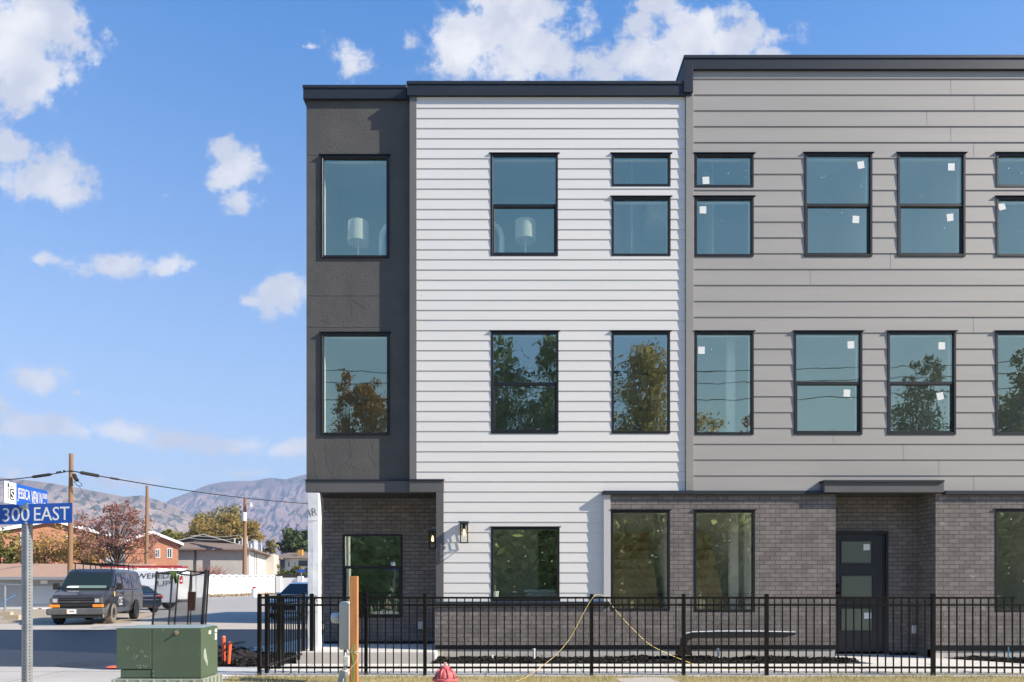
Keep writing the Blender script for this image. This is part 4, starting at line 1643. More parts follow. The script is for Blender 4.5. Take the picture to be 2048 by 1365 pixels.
# transformer
YT = 8.6
tr = thing('transformer_box', 'dark green padmount transformer cabinet on a ribbed pale base', 'transformer', (PX(320, YT), YT, -.01))
TG = mat('transformer_green', (.085, .122, .078), .5, var=(.07, .105, .064), vscale=3, vdetail=6, speck=((.30, .34, .28), 11, .742))
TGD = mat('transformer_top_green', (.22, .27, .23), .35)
xl, xm, xr_ = PX(233.5, YT), PX(304.8, YT), PX(403.5, YT)
zb, zt = PZ(1356.5, YT), PZ(1256, YT)
dT = .47
b = MB()
b.box(xl + .05, xr_ - .001, YT + .012, YT + dT, zb, zt - .004)
b.build('cabinet', TG, tr, bevel=.006)
b = MB()
pts8 = [(xl - .004, YT - .004, zt - .004), (xr_ + .006, YT - .004, zt - .004), (xr_ + .006, YT + dT + .01, zt + .006), (xl - .004, YT + dT + .01, zt + .006)]
mid = [(xl + .2, YT + .2, zt + .012), (xr_ - .1, YT + .2, zt + .016), (xr_ - .1, YT + dT - .05, zt + .018), (xl + .2, YT + dT - .05, zt + .014)]
b.add(pts8 + mid, [(0, 1, 5, 4), (1, 2, 6, 5), (2, 3, 7, 6), (3, 0, 4, 7), (4, 5, 6, 7), (3, 2, 1, 0)])
b.build('lid', TGD, tr)
b = MB()
b.box(xl, xm - .006, YT - .012, YT + .01, PZ(1338.5, YT), zt - .006)
b.box(xl, xl + .03, YT - .01, YT + dT, PZ(1338.5, YT), zt - .006)
b.build('door', TG, tr, bevel=.006)
b = MB()
b.box(xm + .002, xr_, YT - .012, YT + .01, zb + .002, zt - .006)
dr2 = b.build('door', TG, tr, bevel=.006)
b = MB()
c = P(353, 1266, YT - .012)
b.cyl(c, c + Vector((0, -.008, 0)), .028, n=14)
b.build('bolt_cup', mat('bolt_cup_tan', (.30, .24, .16), .6), dr2)
b = MB()
b.cyl(c + Vector((0, 0, 0)), c + Vector((0, -.042, 0)), .011, n=10)
b.build('locking_bolt', mat('bolt_brass', (.22, .17, .11), .5, .5), dr2)
b = MB()
b.box(PX(241.5, YT), xm - .006, YT - .004, YT + .012, zb + .004, PZ(1340.5, YT))
b.build('lower_panel', TG, tr, bevel=.004)
for py in (1343, 1352):
    b = MB()
    c = P(307, py, YT - .012)
    b.lathe([(.009, 0), (.008, -.005), (0, -.007)], (c.x, c.y, c.z), 10, 'y')
    b.build('rivet', STEEL, dr2)
b = MB()
r_ = random.Random(31)
for (px, py, q) in ((272, 1312, 4), (292, 1314, 3), (279, 1334, 4), (291, 1331, 3), (285, 1303, 3), (270, 1318, 2), (248, 1325, 2), (256, 1298, 2)):
    for k in range(q):
        c = P(px + r_.uniform(-4, 4), py + r_.uniform(-3, 3), YT - .0128)
        n_ = 7
        ring = []
        for i in range(n_):
            t = 2 * math.pi * i / n_
            rr_ = r_.uniform(.002, .0095)
            ring.append((c.x + rr_ * 1.5 * math.cos(t), c.y, c.z + rr_ * math.sin(t)))
        b.poly(*ring)
b.build_split('paint_chip', mat('bare_scuff', (.34, .38, .32), .7), tr)
b = MB()
for i in range(3):
    cy, cz = YT + .09 + .03 * i, PZ(1310 + 9 * i, YT)
    b.poly(*[(xr_ + .0008 + .0004 * i, cy + (.035 - .008 * i) * math.cos(t), cz + (.075 - .015 * i) * math.sin(t)) for t in [2 * math.pi * k / 12 for k in range(12)]])
b.build_split('paint_chip', mat('pale_rub_mark', (.30, .36, .30), .6), tr)
sid = MB()
for (ya, yb_, za, zb2) in ((.20, .26, -.075, -.03), (.38, .44, -.06, -.02), (.38, .43, -.11, -.075), (.38, .43, -.16, -.12)):
    sid.box(xr_ + .0, xr_ + .003, YT + ya, YT + yb_, zt + zb2 - .02, zt + za - .02)
sid.build('side_sticker', PAPER, tr)
b = MB()
for k in range(60):
    pass
b.box(PX(229, YT), PX(411, YT), YT - .05, YT + dT + .05, -.02, zb - .008)
base = b.build('plinth', mat('ribbed_base_green', (.30, .33, .28), .8, var=(.24, .27, .22), vscale=6), tr, bevel=.004)
b = MB()
xx = PX(229, YT)
while xx < PX(410, YT):
    b.box(xx, xx + .03, YT - .068, YT - .05, -.02, zb - .012)
    xx += .168
yy = YT
while yy < YT + dT:
    b.box(PX(411, YT), PX(411, YT) + .018, yy, yy + .03, -.02, zb - .012)
    yy += .11
b.build('plinth_rib', MATS['ribbed_base_green'], tr)

# marker posts
for (px, pt, pb, lbl, w) in ((447.5, 1274, 1326, 'taller orange marker post behind the green transformer', .062), (457, 1285, 1327, 'shorter orange marker post leaning beside the taller one', .06)):
    Ym = 11.75 if px < 450 else 11.5
    t = thing('marker_post', lbl, 'marker post', P(px, pb + 3, Ym), 'orange marker posts')
    b = MB()
    lean = .0 if px < 450 else .03
    b.cyl(P(px, pb + 3, Ym), P(px, pt, Ym) + Vector((lean, 0, 0)), w / 2 * .9, w / 2, 14)
    b.build('tube', ORANGE, t, smooth=False)
    b = MB()
    b.cyl(P(px, pt, Ym) + Vector((lean, 0, 0)), P(px, pt, Ym) + Vector((lean, 0, .012)), w / 2 * 1.05, w / 2 * .8, 14)
    b.build('cap', mat('pale_orange', (.72, .32, .2), .6), t)
b = MB()
b.lathe([(0, .02), (.05, .02), (.09, .012), (.11, 0), (0, 0)], (PX(226, 11.4), 11.4, -.02), 14)
tag(b.build('rubber_marker', ORANGE), 'flat orange rubber marker lying on the road edge beside the transformer', 'marker')
# dirt heap and broken board in the shade
b = MB()
r_ = random.Random(12)
nx, ny = 60, 40
for j in range(ny + 1):
    for i in range(nx + 1):
        u, v = i / nx * 2 - 1, j / ny * 2 - 1
        h = max(0, 1 - u * u - v * v) ** .8 * .22
        x, y = -5.25 + u * .75, 12.55 + v * .5
        h = h * (1 + .35 * noise.noise(Vector((x * 9, y * 9, 0)))) + .03 * noise.noise(Vector((x * 23, y * 23, 4))) * (h > .01)
        b.v.append((x, y, max(-.05, h - .03)))
for j in range(ny):
    for i in range(nx):
        a = j * (nx + 1) + i
        b.f.append([a, a + 1, a + nx + 2, a + nx + 1])
        b.mi.append(0)
tag(b.build('dirt_heap', MULCH_BASE), 'low dark heap of soil in the shade behind the orange posts', 'soil heap')
b = MB()
b.beam((-6.35, 14.6, .03), (-5.65, 14.2, .16), .25, .035)
tag(b.build('board', mat('grey_weathered_board', (.30, .24, .18), .9, var=(.22, .17, .13), vscale=5)), 'weathered board lying tilted on rubble at the road edge', 'board')
b = MB()
for k in range(30):
    c = Vector((r_.uniform(-6.5, -5.1), r_.uniform(14.1, 14.7), r_.uniform(-.02, .04)))
    s = r_.uniform(.02, .07)
    b.box(c.x - s, c.x + s, c.y - s * .7, c.y + s * .7, c.z - s * .4, c.z + s * .6, top=s * .3)
o = b.build('rubble', mat('tan_rubble', (.32, .26, .2), .95))
o['kind'] = 'stuff'

# street sign
sx, sy = -3.835, 5.4
sg = thing('street_sign', 'two blue street name blades on a perforated square steel post', 'street sign', (sx, sy, -.01))
a = R(-14)
w = .026
def rot2(x, y):
    return (sx + x * math.cos(a) - y * math.sin(a), sy + x * math.sin(a) + y * math.cos(a))


b = MB()
c4 = [rot2(-w, -w), rot2(w, -w), rot2(w, w), rot2(-w, w)]
b.add([(x, y, -.05) for x, y in c4] + [(x, y, 1.99) for x, y in c4], [(0, 1, 5, 4), (1, 2, 6, 5), (2, 3, 7, 6), (3, 0, 4, 7), (4, 5, 6, 7)])
b.cur = 1
for k in range(74):
    z = .02 + .0254 * k
    for (u0, v0, du, dv) in ((0, -w - .0006, 1, 0), (w + .0006, 0, 0, 1)):
        ring = []
        for q in range(8):
            t = 2 * math.pi * q / 8
            x, y = rot2(u0 + du * .0052 * math.cos(t), v0 + dv * .0052 * math.cos(t))
            ring.append((x, y, z + .0052 * math.sin(t)))
        b.poly(*ring)
b.build('pole', [mat('perforated_steel', (.36, .38, .40), .5, .6, var=(.28, .30, .32), vscale=12), mat('dark_hole', (.01, .01, .011), .9)], sg)
SIGNBLUE = mat('sign_blue', (.010, .085, .42), .35, var=(.012, .10, .47), vscale=2)
SIGNWHITE = mat('sign_white', (.80, .81, .82), .4)
# 300 EAST blade
y0s = sy - .034
xl, xr2 = PX(-10, y0s), PX(147, y0s)
zb_, zt_ = PZ(1049.5, y0s), PZ(1009.5, y0s)
rdir = Vector((xr2 - xl, -.03, .012))
o3 = Vector((xl, y0s + .015, zb_))
u3 = Vector((0, 0, 1))
L3 = (xr2 - xl)
rd = rdir.normalized()
def blade(name, o, rd, ln, h, m):
    b = MB()
    nn = rd.cross(u3).normalized()
    p = [o, o + rd * ln, o + rd * ln + u3 * h, o + u3 * h]
    q = [x - nn * .004 for x in p]
    b.add(p + q, [(0, 1, 2, 3), (7, 6, 5, 4), (0, 4, 5, 1), (1, 5, 6, 2), (2, 6, 7, 3), (3, 7, 4, 0)])
    return b.build(name, m, sg)


s300 = blade('name_blade', o3, rd, L3, zt_ - zb_, SIGNBLUE)
s300['label'] = 'blue blade lettered 300 EAST'
b = MB()
wpx = L3 / 157.0
b.add(*text_mesh('300', wpx * 55.5, .107, o3 + rd * wpx * 13.5 + u3 * .022, rd, u3, .0015))
b.add(*text_mesh('EAST', wpx * 73, .107, o3 + rd * wpx * 78.5 + u3 * .022, rd, u3, .0015))
# stroke thickening: a second slightly shifted copy
o_ = b.build('lettering', SIGNWHITE, s300)
md = o_.modifiers.new('thick', 'SOLIDIFY')
md.thickness = .001
b = MB()
for (px, py) in ((52.5, 1012), (52.5, 1047)):
    c = P(px, py, y0s - .002)
    b.lathe([(0, -.012), (.008, -.010), (.010, 0)], (c.x, c.y, c.z), 10, 'y')
    b.build('bolt', STEEL, s300)
    b = MB()
# Jessica View blade (seen nearly edge on)
pl_, pr_ = Vector((-3.816, 5.13, PZ(1005, 5.13))), Vector((-3.852, 5.66, PZ(1006, 5.13) + .0))
rd2 = (pr_ - pl_).normalized()
L2 = (pr_ - pl_).length
hh = .162
sj = blade('name_blade', pl_, rd2, L2, hh, SIGNBLUE)
sj['label'] = 'blue blade lettered JESSICA VIEW LN with a white emblem panel'
nn2 = rd2.cross(u3).normalized()
b = MB()
def onb(u, v, d=.0012):
    return pl_ + rd2 * (u * L2) + u3 * (v * hh) + nn2 * d


def rectb(b, u0, u1, v0, v1, d=.0012):
    b.poly(onb(u0, v0, d), onb(u1, v0, d), onb(u1, v1, d), onb(u0, v1, d))


rectb(b, 0, .255, 0, 1)
b.build('emblem_panel', SIGNWHITE, sj)
b = MB()
rectb(b, .065, .10, .74, .93, .002)
rectb(b, .12, .21, .18, .70, .002)
b.build('emblem', mat('emblem_black', (.02, .018, .012), .5), sj)
b = MB()
rectb(b, .065, .10, .20, .70, .002)
rectb(b, .125, .20, .78, .84, .002)
b.add(*text_mesh('SOUTH SL', L2 * .16, hh * .06, onb(.06, .06), rd2, u3, .001))
b.build('emblem_bar', mat('emblem_grey', (.28, .28, .28), .5), sj)
b = MB()
b.add(*text_mesh('S', L2 * .07, hh * .42, onb(.13, .22), rd2, u3, .0028))
b.add(*text_mesh('JESSICA', L2 * .285, hh * .66, onb(.28, .16), rd2, u3, .0018))
b.add(*text_mesh('VIEW', L2 * .165, hh * .66, onb(.60, .16), rd2, u3, .0018))
b.add(*text_mesh('LN', L2 * .075, hh * .66, onb(.785, .16), rd2, u3, .0018))
b.add(*text_mesh('3300', L2 * .11, hh * .26, onb(.87, .56), rd2, u3, .0018))
b.add(*text_mesh('S', L2 * .045, hh * .22, onb(.90, .14), rd2, u3, .0018))
b.build('lettering', SIGNWHITE, sj)
b = MB()
b.box(sx - .03, sx + .03, sy - .05, sy + .05, 1.95, 1.985)
b.build('bracket', STEEL, sg)

# dry grass on the verge
GRASS = leaf_mat('dry_grass', [(.52, .43, .20), (.34, .31, .11), (.62, .53, .29), (.20, .22, .07), (.55, .45, .22)], .3)
b = MB()
r_ = random.Random(21)
k = 0
while k < 26000:
    x, y = r_.uniform(-4.4, 11.5), 10.12 - 2.6 * r_.random() ** 1.6
    k += 1
    if -3.85 < x < -3.0 + .0 and 8.5 < y < 9.15:
        pass
    if PX(226, 8.6) < x < PX(414, 8.6) and 8.5 < y < 9.15:
        continue
    if x < -4.15:
        continue
    if 1.5 < x < 2.35 and 9.2 < y < 10.05 and r_.random() < .93:
        continue
    dn = noise.noise(Vector((x * 1.1, y * 2.0, 0)))
    if dn < -.25 and r_.random() < .6:
        continue
    h = r_.uniform(.02, .055) * (1.15 + .5 * dn)
    a = r_.uniform(0, 6.28)
    dx, dy = math.cos(a), math.sin(a)
    ww = r_.uniform(.0015, .0035)
    ln = r_.uniform(.1, 1.0) * h
    b.poly((x - dy * ww, y + dx * ww, -.012), (x + dy * ww, y - dx * ww, -.012), (x + dx * ln, y + dy * ln, h))
g = b.build('grass', GRASS)
g['kind'] = 'stuff'

# ------------------------------------------------------------------ vehicles
def body_shell(poly, wfun, inset=0.0):
    """closed shell from a side outline (x,z); wfun(x,z) gives the half width"""
    b = MB()
    n = len(poly)
    L_ = [(x, -wfun(x, z), z) for x, z in poly]
    R_ = [(x, wfun(x, z), z) for x, z in poly]
    b.add(L_ + R_, [tuple(range(n)), tuple(range(2 * n - 1, n - 1, -1))] + [(i, n + i, n + (i + 1) % n, (i + 1) % n) for i in range(n)])
    return b


def wheel(parent, x, y, r, w, side, rim, tyre=None):
    tyre = tyre or TYRE
    b = MB()
    b.lathe([(r * .62, -w / 2), (r * .95, -w / 2), (r, -w / 2 + .03), (r, w / 2 - .03), (r * .95, w / 2), (r * .62, w / 2)], (x, y, r), 26, 'y')
    o = b.build('wheel', tyre, parent, fixn=True)
    b = MB()
    yy = side * (w / 2 - .015)
    b.lathe([(0, yy), (r * .14, yy), (r * .2, yy - side * .03), (r * .5, yy - side * .02), (r * .62, yy + side * .01), (r * .62, yy - side * .1)], (x, y, r), 26, 'y')
    b.build('rim', rim, o, fixn=True)
    b = MB()
    for k in range(6):
        t = k * math.pi / 3
        c = Vector((x + math.cos(t) * r * .38, y + yy + side * .004, r + math.sin(t) * r * .38))
        b.lathe([(0, 0), (r * .10, 0), (r * .10, -.004 * side)], c, 8, 'y')
    b.build('rim_slot', TYRE, o)
    return o


def patch(parent, name, m, pts, off, thick=0):
    b = MB()
    b.poly(*[Vector(p) + Vector(off) for p in pts])
    return b.build(name, m, parent)


def arch(parent, x, y, r, side):
    b = MB()
    pts = [(x + (r + .09) * math.cos(t), y, r + (r + .09) * math.sin(t)) for t in [math.pi * k / 14 for k in range(15)]]
    pts += [(x - r - .09, y, .3), (x + r + .09, y, .3)]
    b.poly(*(pts if side < 0 else pts[::-1]))
    return b.build('wheel_arch', TYRE, parent)


BLACK_PAINT = mat('black_car_paint', (.016, .017, .02), .22, 0, coat=.6, spec=.5, var=(.022, .022, .025), vscale=3)
DUSTY = mat('dusty_black_paint', (.022, .022, .024), .3, coat=.5, var=(.05, .048, .046), vscale=4, vdetail=7)
AMBER = mat('amber_lens', (.85, .27, .03), .25)
LENS = mat('clear_lens', (.55, .57, .58), .12, .3)
CHROME = mat('dull_chrome', (.5, .5, .52), .2, .9)
BUMPER = mat('dark_grey_bumper', (.075, .078, .082), .5, var=(.11, .11, .11), vscale=4)
GLASS_TINT = glass_mat('tinted_van_glass', (.04, .05, .06), .5, refl=(.9, .95, 1))
GLASS_SHIELD = glass_mat('windshield_glass', (.20, .26, .25), .12)

# ---- black van (local x: front to rear; near side is local -y)
van = thing('van', 'dusty black cargo van with amber front lights and a roof rack parked facing the camera', 'van', (-15.12, 23.7, -.03), rotz=math.atan2(.95, -.27), local=True)
van.scale = (.95, .93, .99)
lower = [(.02, .42), (.0, .62), (.02, .96), (.14, 1.06), (.45, 1.15), (.75, 1.205), (1.0, 1.24), (5.62, 1.24), (5.66, .95), (5.66, .40), (5.2, .36), (.4, .36)]
def wv(x, z):
    t = min(1, max(0, x / .9))
    base = .80 + .18 * t ** .5
    if z < .5:
        base -= .03
    return base - max(0, z - 1.0) * .06


b = body_shell(lower, wv)
vb = b.build('body', DUSTY, van, bevel=.10, seg=4, fixn=True, smooth=False)
up = [(.98, 1.23), (1.72, 1.90), (1.95, 2.0), (2.5, 2.035), (5.2, 2.02), (5.45, 1.95), (5.64, 1.23)]
def wu(x, z):
    return .965 - (z - 1.23) * .20 - (.03 if x < 1.2 else 0)


b = body_shell(up, wu)
ub = b.build('cabin', BLACK_PAINT, van, bevel=.10, seg=4, fixn=True)
for s in (-1, 1):
    def sd(x, z, e=.006):
        return (x, s * (wu(x, z) + e), z)
    o = patch(van, 'side_window', GLASS_TINT, [sd(1.28, 1.30), sd(2.35, 1.30), sd(2.35, 1.86), sd(1.86, 1.86)][::s], (0, 0, 0))
    o = patch(van, 'side_window', GLASS_TINT, [sd(2.48, 1.30), sd(3.75, 1.30), sd(3.72, 1.88), sd(2.48, 1.88)][::s], (0, 0, 0))
    o = patch(van, 'side_window', GLASS_TINT, [sd(3.85, 1.30), sd(5.42, 1.30), sd(5.30, 1.87), sd(3.85, 1.88)][::s], (0, 0, 0))
# windshield follows the slope from (0.98,1.23) to (1.72,1.90)
def wsp(t, yf):
    x, z = .98 + .74 * t, 1.23 + .67 * t
    return (x - .012, yf * (wu(x, z) - .09), z + .014)


b = MB()
b.poly(wsp(.07, -1), wsp(.93, -1), wsp(.93, 1), wsp(.07, 1))
ws = b.build('windshield', mat('dark_screen_glass', (.014, .022, .021), .06, spec=.5), van)
b = MB()
b.poly((wsp(.08, -.8)[0] - .003, -.7, wsp(.08, 0)[2] + .004), (wsp(.22, -.8)[0] - .003, -.7, wsp(.22, 0)[2] + .004), (wsp(.22, 0)[0] - .003, .55, wsp(.22, 0)[2] + .004), (wsp(.08, 0)[0] - .003, .6, wsp(.08, 0)[2] + .004))
b.build('dashboard', mat('green_grey_dash', (.14, .20, .17), .5), ws)
b = MB()
b.poly((wsp(.1, 0)[0] - .006, .25, wsp(.1, 0)[2] + .008), (wsp(.18, 0)[0] - .006, .25, wsp(.18, 0)[2] + .008), (wsp(.18, 0)[0] - .006, .62, wsp(.18, 0)[2] + .008), (wsp(.1, 0)[0] - .006, .66, wsp(.1, 0)[2] + .008))
b.build('paper', PAPER, ws)
b = MB()
b.box(-.035, .02, -.74, .74, .63, .965)
gr = b.build('grille', mat('grille_black', (.012, .012, .013), .5), van, bevel=.02)
b = MB()
b.box(-.05, -.03, -.56, .56, .80, .83)
b.box(-.05, -.03, -.10, .10, .79, .84)
b.box(-.048, -.03, -.56, .56, .70, .712)
b.box(-.048, -.03, -.56, .56, .90, .912)
b.build('grille_bar', BUMPER, gr, bevel=.006)
for s in (-1, 1):
    b = MB()
    b.box(-.05, .10, s * .58, s * .86, .76, .955)
    h_ = b.build('headlight', mat('headlight_bezel', (.10, .10, .105), .3), van, bevel=.02)
    b = MB()
    b.box(-.058, -.03, s * .62, s * .76, .80, .92)
    b.build('lens', LENS, h_, bevel=.01)
    b = MB()
    b.box(-.06, .14, s * .54, s * .875, .625, .725)
    b.build('turn_light', AMBER, van, bevel=.015)
b = MB()
b.box(-.16, .35, -.95, .95, .36, .60)
bu = b.build('bumper', BUMPER, van, bevel=.06, seg=3)
b = MB()
b.box(-.10, .3, -.80, .80, .25, .41)
b.build('air_dam', TYRE, van, bevel=.03)
b = MB()
b.box(-.175, -.16, -.04, .28, .41, .56)
pl_ = b.build('license_plate', PAPER, bu)
b = MB()
b.box(-.178, -.174, .245, .275, .415, .555)
b.build('plate_stripe', mat('plate_orange', (.6, .2, .05), .5), pl_)
b = MB()
for k in range(5):
    b.box(-.178, -.174, .155 - k * .034, .175 - k * .034, .46, .52)
b.build('plate_mark', TYRE, pl_)
for s in (-1, 1):
    for x, ty in ((.98, DUSTY_TYRE if s < 0 else TYRE), (4.42, TYRE)):
        arch(van, x, s * (wv(x, .6) + .006), .37, s)
        wheel(van, x, s * (wv(x, .6) - .105), .37, .25, s, DUSTY_TYRE if x < 2 and s < 0 else mat('dark_wheel', (.05, .05, .052), .5), ty)
    b = MB()
    b.box(1.28, 1.42, s * 1.0, s * 1.20, 1.24, 1.48)
    b.beam((1.38, s * .93, 1.28), (1.38, s * 1.05, 1.30), .05, .05)
    b.build('mirror', TYRE, van, bevel=.03)
    b = MB()
    b.box(1.30, 5.6, s * .972, s * .984, .98, 1.01)
    b.build('body_line', BLACK_PAINT, van)
    for x in (1.24, 2.42, 3.8):
        b = MB()
        b.box(x, x + .014, s * .97, s * .984, .5, 1.22)
        b.build('door_gap', TYRE, van)
    b = MB()
    b.box(2.22, 2.38, s * .975, s * 1.0, 1.08, 1.11)
    b.build('door_handle', TYRE, van)
b = MB()
b.add(*text_mesh('CLE', .52, .30, (1.62, -.993, .66), (1, 0, 0), (0, 0, 1), .004))
b.build('lettering', SIGNWHITE, van)
b = MB()
b.lathe([(0, -.006), (.10, -.006), (.10, 0)], (1.18, -.965, 1.08), 14, 'y')
b.build('decal', mat('yellow_decal', (.55, .48, .2), .5), van)
b = MB()
for y in (-.62, .62):
    b.beam((1.9, y, 2.22), (5.3, y, 2.22), .035, .035)
for x in (1.95, 2.9, 3.8, 4.5, 5.25):
    b.beam((x, -.66, 2.22), (x, .66, 2.22), .03, .03)
    for y in (-.64, .64):
        b.beam((x, y, 2.0), (x, y, 2.26), .03, .03)
b.build('roof_rack', BLACK_METAL, van)
# ---- white van behind
wvn = thing('van', 'white service van with dark lettering and red ladders on its roof', 'van', (-24.9, 40.0, -.04), rotz=0, local=True)
lower = [(.02, .42), (.0, .9), (.10, 1.10), (.9, 1.28), (1.05, 1.32), (5.72, 1.32), (5.76, .5), (5.7, .42)]
def ww_(x, z):
    return 1.0 - max(0, z - 1.0) * .05 - (.12 if x < .3 else 0)


body_shell(lower, ww_).build('body', WHITE_PAINT, wvn, bevel=.05, seg=3, fixn=True)
up = [(1.0, 1.31), (1.75, 2.1), (2.1, 2.28), (5.4, 2.3), (5.65, 2.2), (5.74, 1.31)]
def wu2(x, z):
    return .985 - (z - 1.3) * .10


body_shell(up, wu2).build('cabin', WHITE_PAINT, wvn, bevel=.06, seg=3, fixn=True)
for s in (-1, 1):
    for x in (1.05, 4.32):
        arch(wvn, x, s * 1.006, .38, s)
        wheel(wvn, x, s * .895, .38, .25, s, CHROME)
    patch(wvn, 'side_window', GLASS_TINT, [(1.35, s * (wu2(1.3, 1.4) + .006), 1.4), (2.3, s * (wu2(2, 1.4) + .006), 1.4), (2.3, s * (wu2(2, 2.) + .006), 2.0), (1.9, s * (wu2(2, 2.) + .006), 2.0)][::s], (0, 0, 0))
b = MB()
b.add(*text_mesh('POWERED', 2.55, .30, (2.72, -wu2(3, 1.9) - .022, 1.80), (1, 0, 0), (0, .1, 1), .004))
b.add(*text_mesh('UP', .78, .30, (4.62, -wu2(3, 1.5) - .022, 1.36), (1, 0, 0), (0, .1, 1), .004))
b.build('lettering', mat('van_lettering', (.06, .055, .05), .5), wvn)
b = MB()
b.box(5.70, 5.92, -.95, .95, .42, .60)
b.build('bumper', BUMPER, wvn, bevel=.03)
b = MB()
for x in (2.2, 3.4, 4.6, 5.4):
    b.beam((x, -.85, 2.36), (x, .85, 2.36), .04, .05)
    for y in (-.82, .82):
        b.beam((x, y, 2.24), (x, y, 2.42), .04, .04)
b.build('roof_rack', WHITE_PAINT, wvn)
for (y, z, x0, x1, lbl) in ((-.55, 2.42, 1.2, 5.95, 'red ladder on the white van roof edge above the lettering'), (.45, 2.42, 1.6, 5.6, 'second red ladder behind the first on the white van roof')):
    ld = thing('ladder', lbl, 'ladder', (-24.9 + x0, 40 + y, z - .04), 'red ladders on the white van')
    b = MB()
    for dy in (-.2, .2):
        b.beam((-24.9 + x0, 40 + y + dy, z + .03), (-24.9 + x1, 40 + y + dy, z + .03), .03, .10)
    b.build('rails', mat('ladder_red', (.45, .045, .06), .5), ld)
    b = MB()
    xx = x0 + .2
    while xx < x1:
        b.cyl((-24.9 + xx, 40 + y - .2, z + .03), (-24.9 + xx, 40 + y + .2, z + .03), .025, n=6)
        xx += .3
    b.build('rungs', STEEL, ld)


# ---- cars
def sedan(name, lbl, loc, rotz, paint, h=1.44, rear=False):
    t = thing(name, lbl, 'car', loc, rotz=rotz, local=True)
    lo = [(.05, .30), (.0, .52), (.04, .70), (.25, .80), (1.25, .95), (1.5, .99), (3.7, 1.0), (4.2, .99), (4.68, .97), (4.75, .85), (4.72, .40), (4.6, .28), (.3, .24)]
    def wl(x, z):
        e = max(0, .7 - x) * .22 + max(0, x - 4.2) * .22
        return .90 - e - (.06 if z < .4 else 0) - max(0, z - .7) * .12
    body_shell(lo, wl).build('body', paint, t, bevel=.06, seg=3, fixn=True)
    hi = [(1.2, .95), (1.95, h - .06), (2.3, h), (3.1, h), (3.5, h - .06), (4.25, .97)]
    def wh(x, z):
        return .84 - (z - .96) * .42
    body_shell(hi, wh).build('cabin', paint, t, bevel=.05, seg=3, fixn=True)
    GL = MATS['dark_screen_glass']
    for s in (-1, 1):
        def sd(x, z):
            return (x, s * (wh(x, z) + .012), z)
        patch(t, 'side_window', GL, [sd(1.55, 1.0), sd(2.65, 1.0), sd(2.65, h - .08), sd(2.08, h - .08)][::s], (0, 0, 0))
        patch(t, 'side_window', GL, [sd(2.72, 1.0), sd(3.9, 1.0), sd(3.4, h - .08), sd(2.72, h - .08)][::s], (0, 0, 0))
        for x in (.95, 3.7):
            arch(t, x, s * (wl(x, .5) + .006), .33, s)
            wheel(t, x, s * (wl(x, .5) - .085), .33, .21, s, CHROME)
        b = MB()
        b.box(1.45, 1.6, s * .86, s * 1.02, .98, 1.10)
        b.build('mirror', paint, t, bevel=.03)
        b = MB()
        b.box(.06, .42, s * .50, s * .79, .60, .72)
        b.build('headlight', LENS, t, bevel=.03)
        b = MB()
        b.box(4.50, 4.74, s * .48, s * .835, .74, .90)
        b.build('tail_light', mat('tail_red', (.35, .012, .015), .2), t, bevel=.03)

    def ramp(xa, za, xb, zb_, ea, eb, wfac):
        n = Vector((-(zb_ - za), 0, xb - xa)).normalized() * .012
        if xb < xa:
            n = -n
        A = Vector((xa, 0, za)).lerp(Vector((xb, 0, zb_)), ea)
        B = Vector((xa, 0, za)).lerp(Vector((xb, 0, zb_)), eb)
        return [A + n + Vector((0, -(wh(A.x, A.z) - wfac), 0)), A + n + Vector((0, wh(A.x, A.z) - wfac, 0)), B + n + Vector((0, wh(B.x, B.z) - wfac, 0)), B + n + Vector((0, -(wh(B.x, B.z) - wfac), 0))]
    patch(t, 'windshield', GL, ramp(1.2, .95, 1.95, h - .06, .12, .95, .07), (0, 0, 0))
    patch(t, 'rear_window', GL, ramp(4.25, .97, 3.5, h - .06, .15, .93, .07), (0, 0, 0))
    b = MB()
    b.box(-.012, .1, -.5, .5, .40, .58)
    b.build('grille', TYRE, t, bevel=.02)
    b = MB()
    b.box(4.70, 4.765, -.62, .62, .66, .70)
    b.build('chrome_strip', CHROME, t)
    return t


sedan('sedan', 'dark navy sedan parked between the black van and the white van', (-21.9, 36.9, -.04), math.atan2(-.62, .78), mat('navy_car_paint', (.012, .018, .035), .15, coat=.8), 1.42)
WCAR = mat('white_car_paint', (.78, .80, .82), .25, coat=.6)
sedan('car', 'pale car parked facing the camera behind the short fence and the wrapped post', (-9.25, 27.6, -.04), R(84), WCAR, 1.54)

# ------------------------------------------------------------------ mesh cage with things hung on it
YC = 21.7
cg = thing('mesh_cage', 'leaning black pipe frame cage with chain link mesh and a rusty plate', 'cage', (PX(362, YC), YC, -.03))
DK = mat('black_pipe', (.02, .02, .022), .6)
gz = -.03
def cp(px, py, Y):
    return P(px, py, Y)


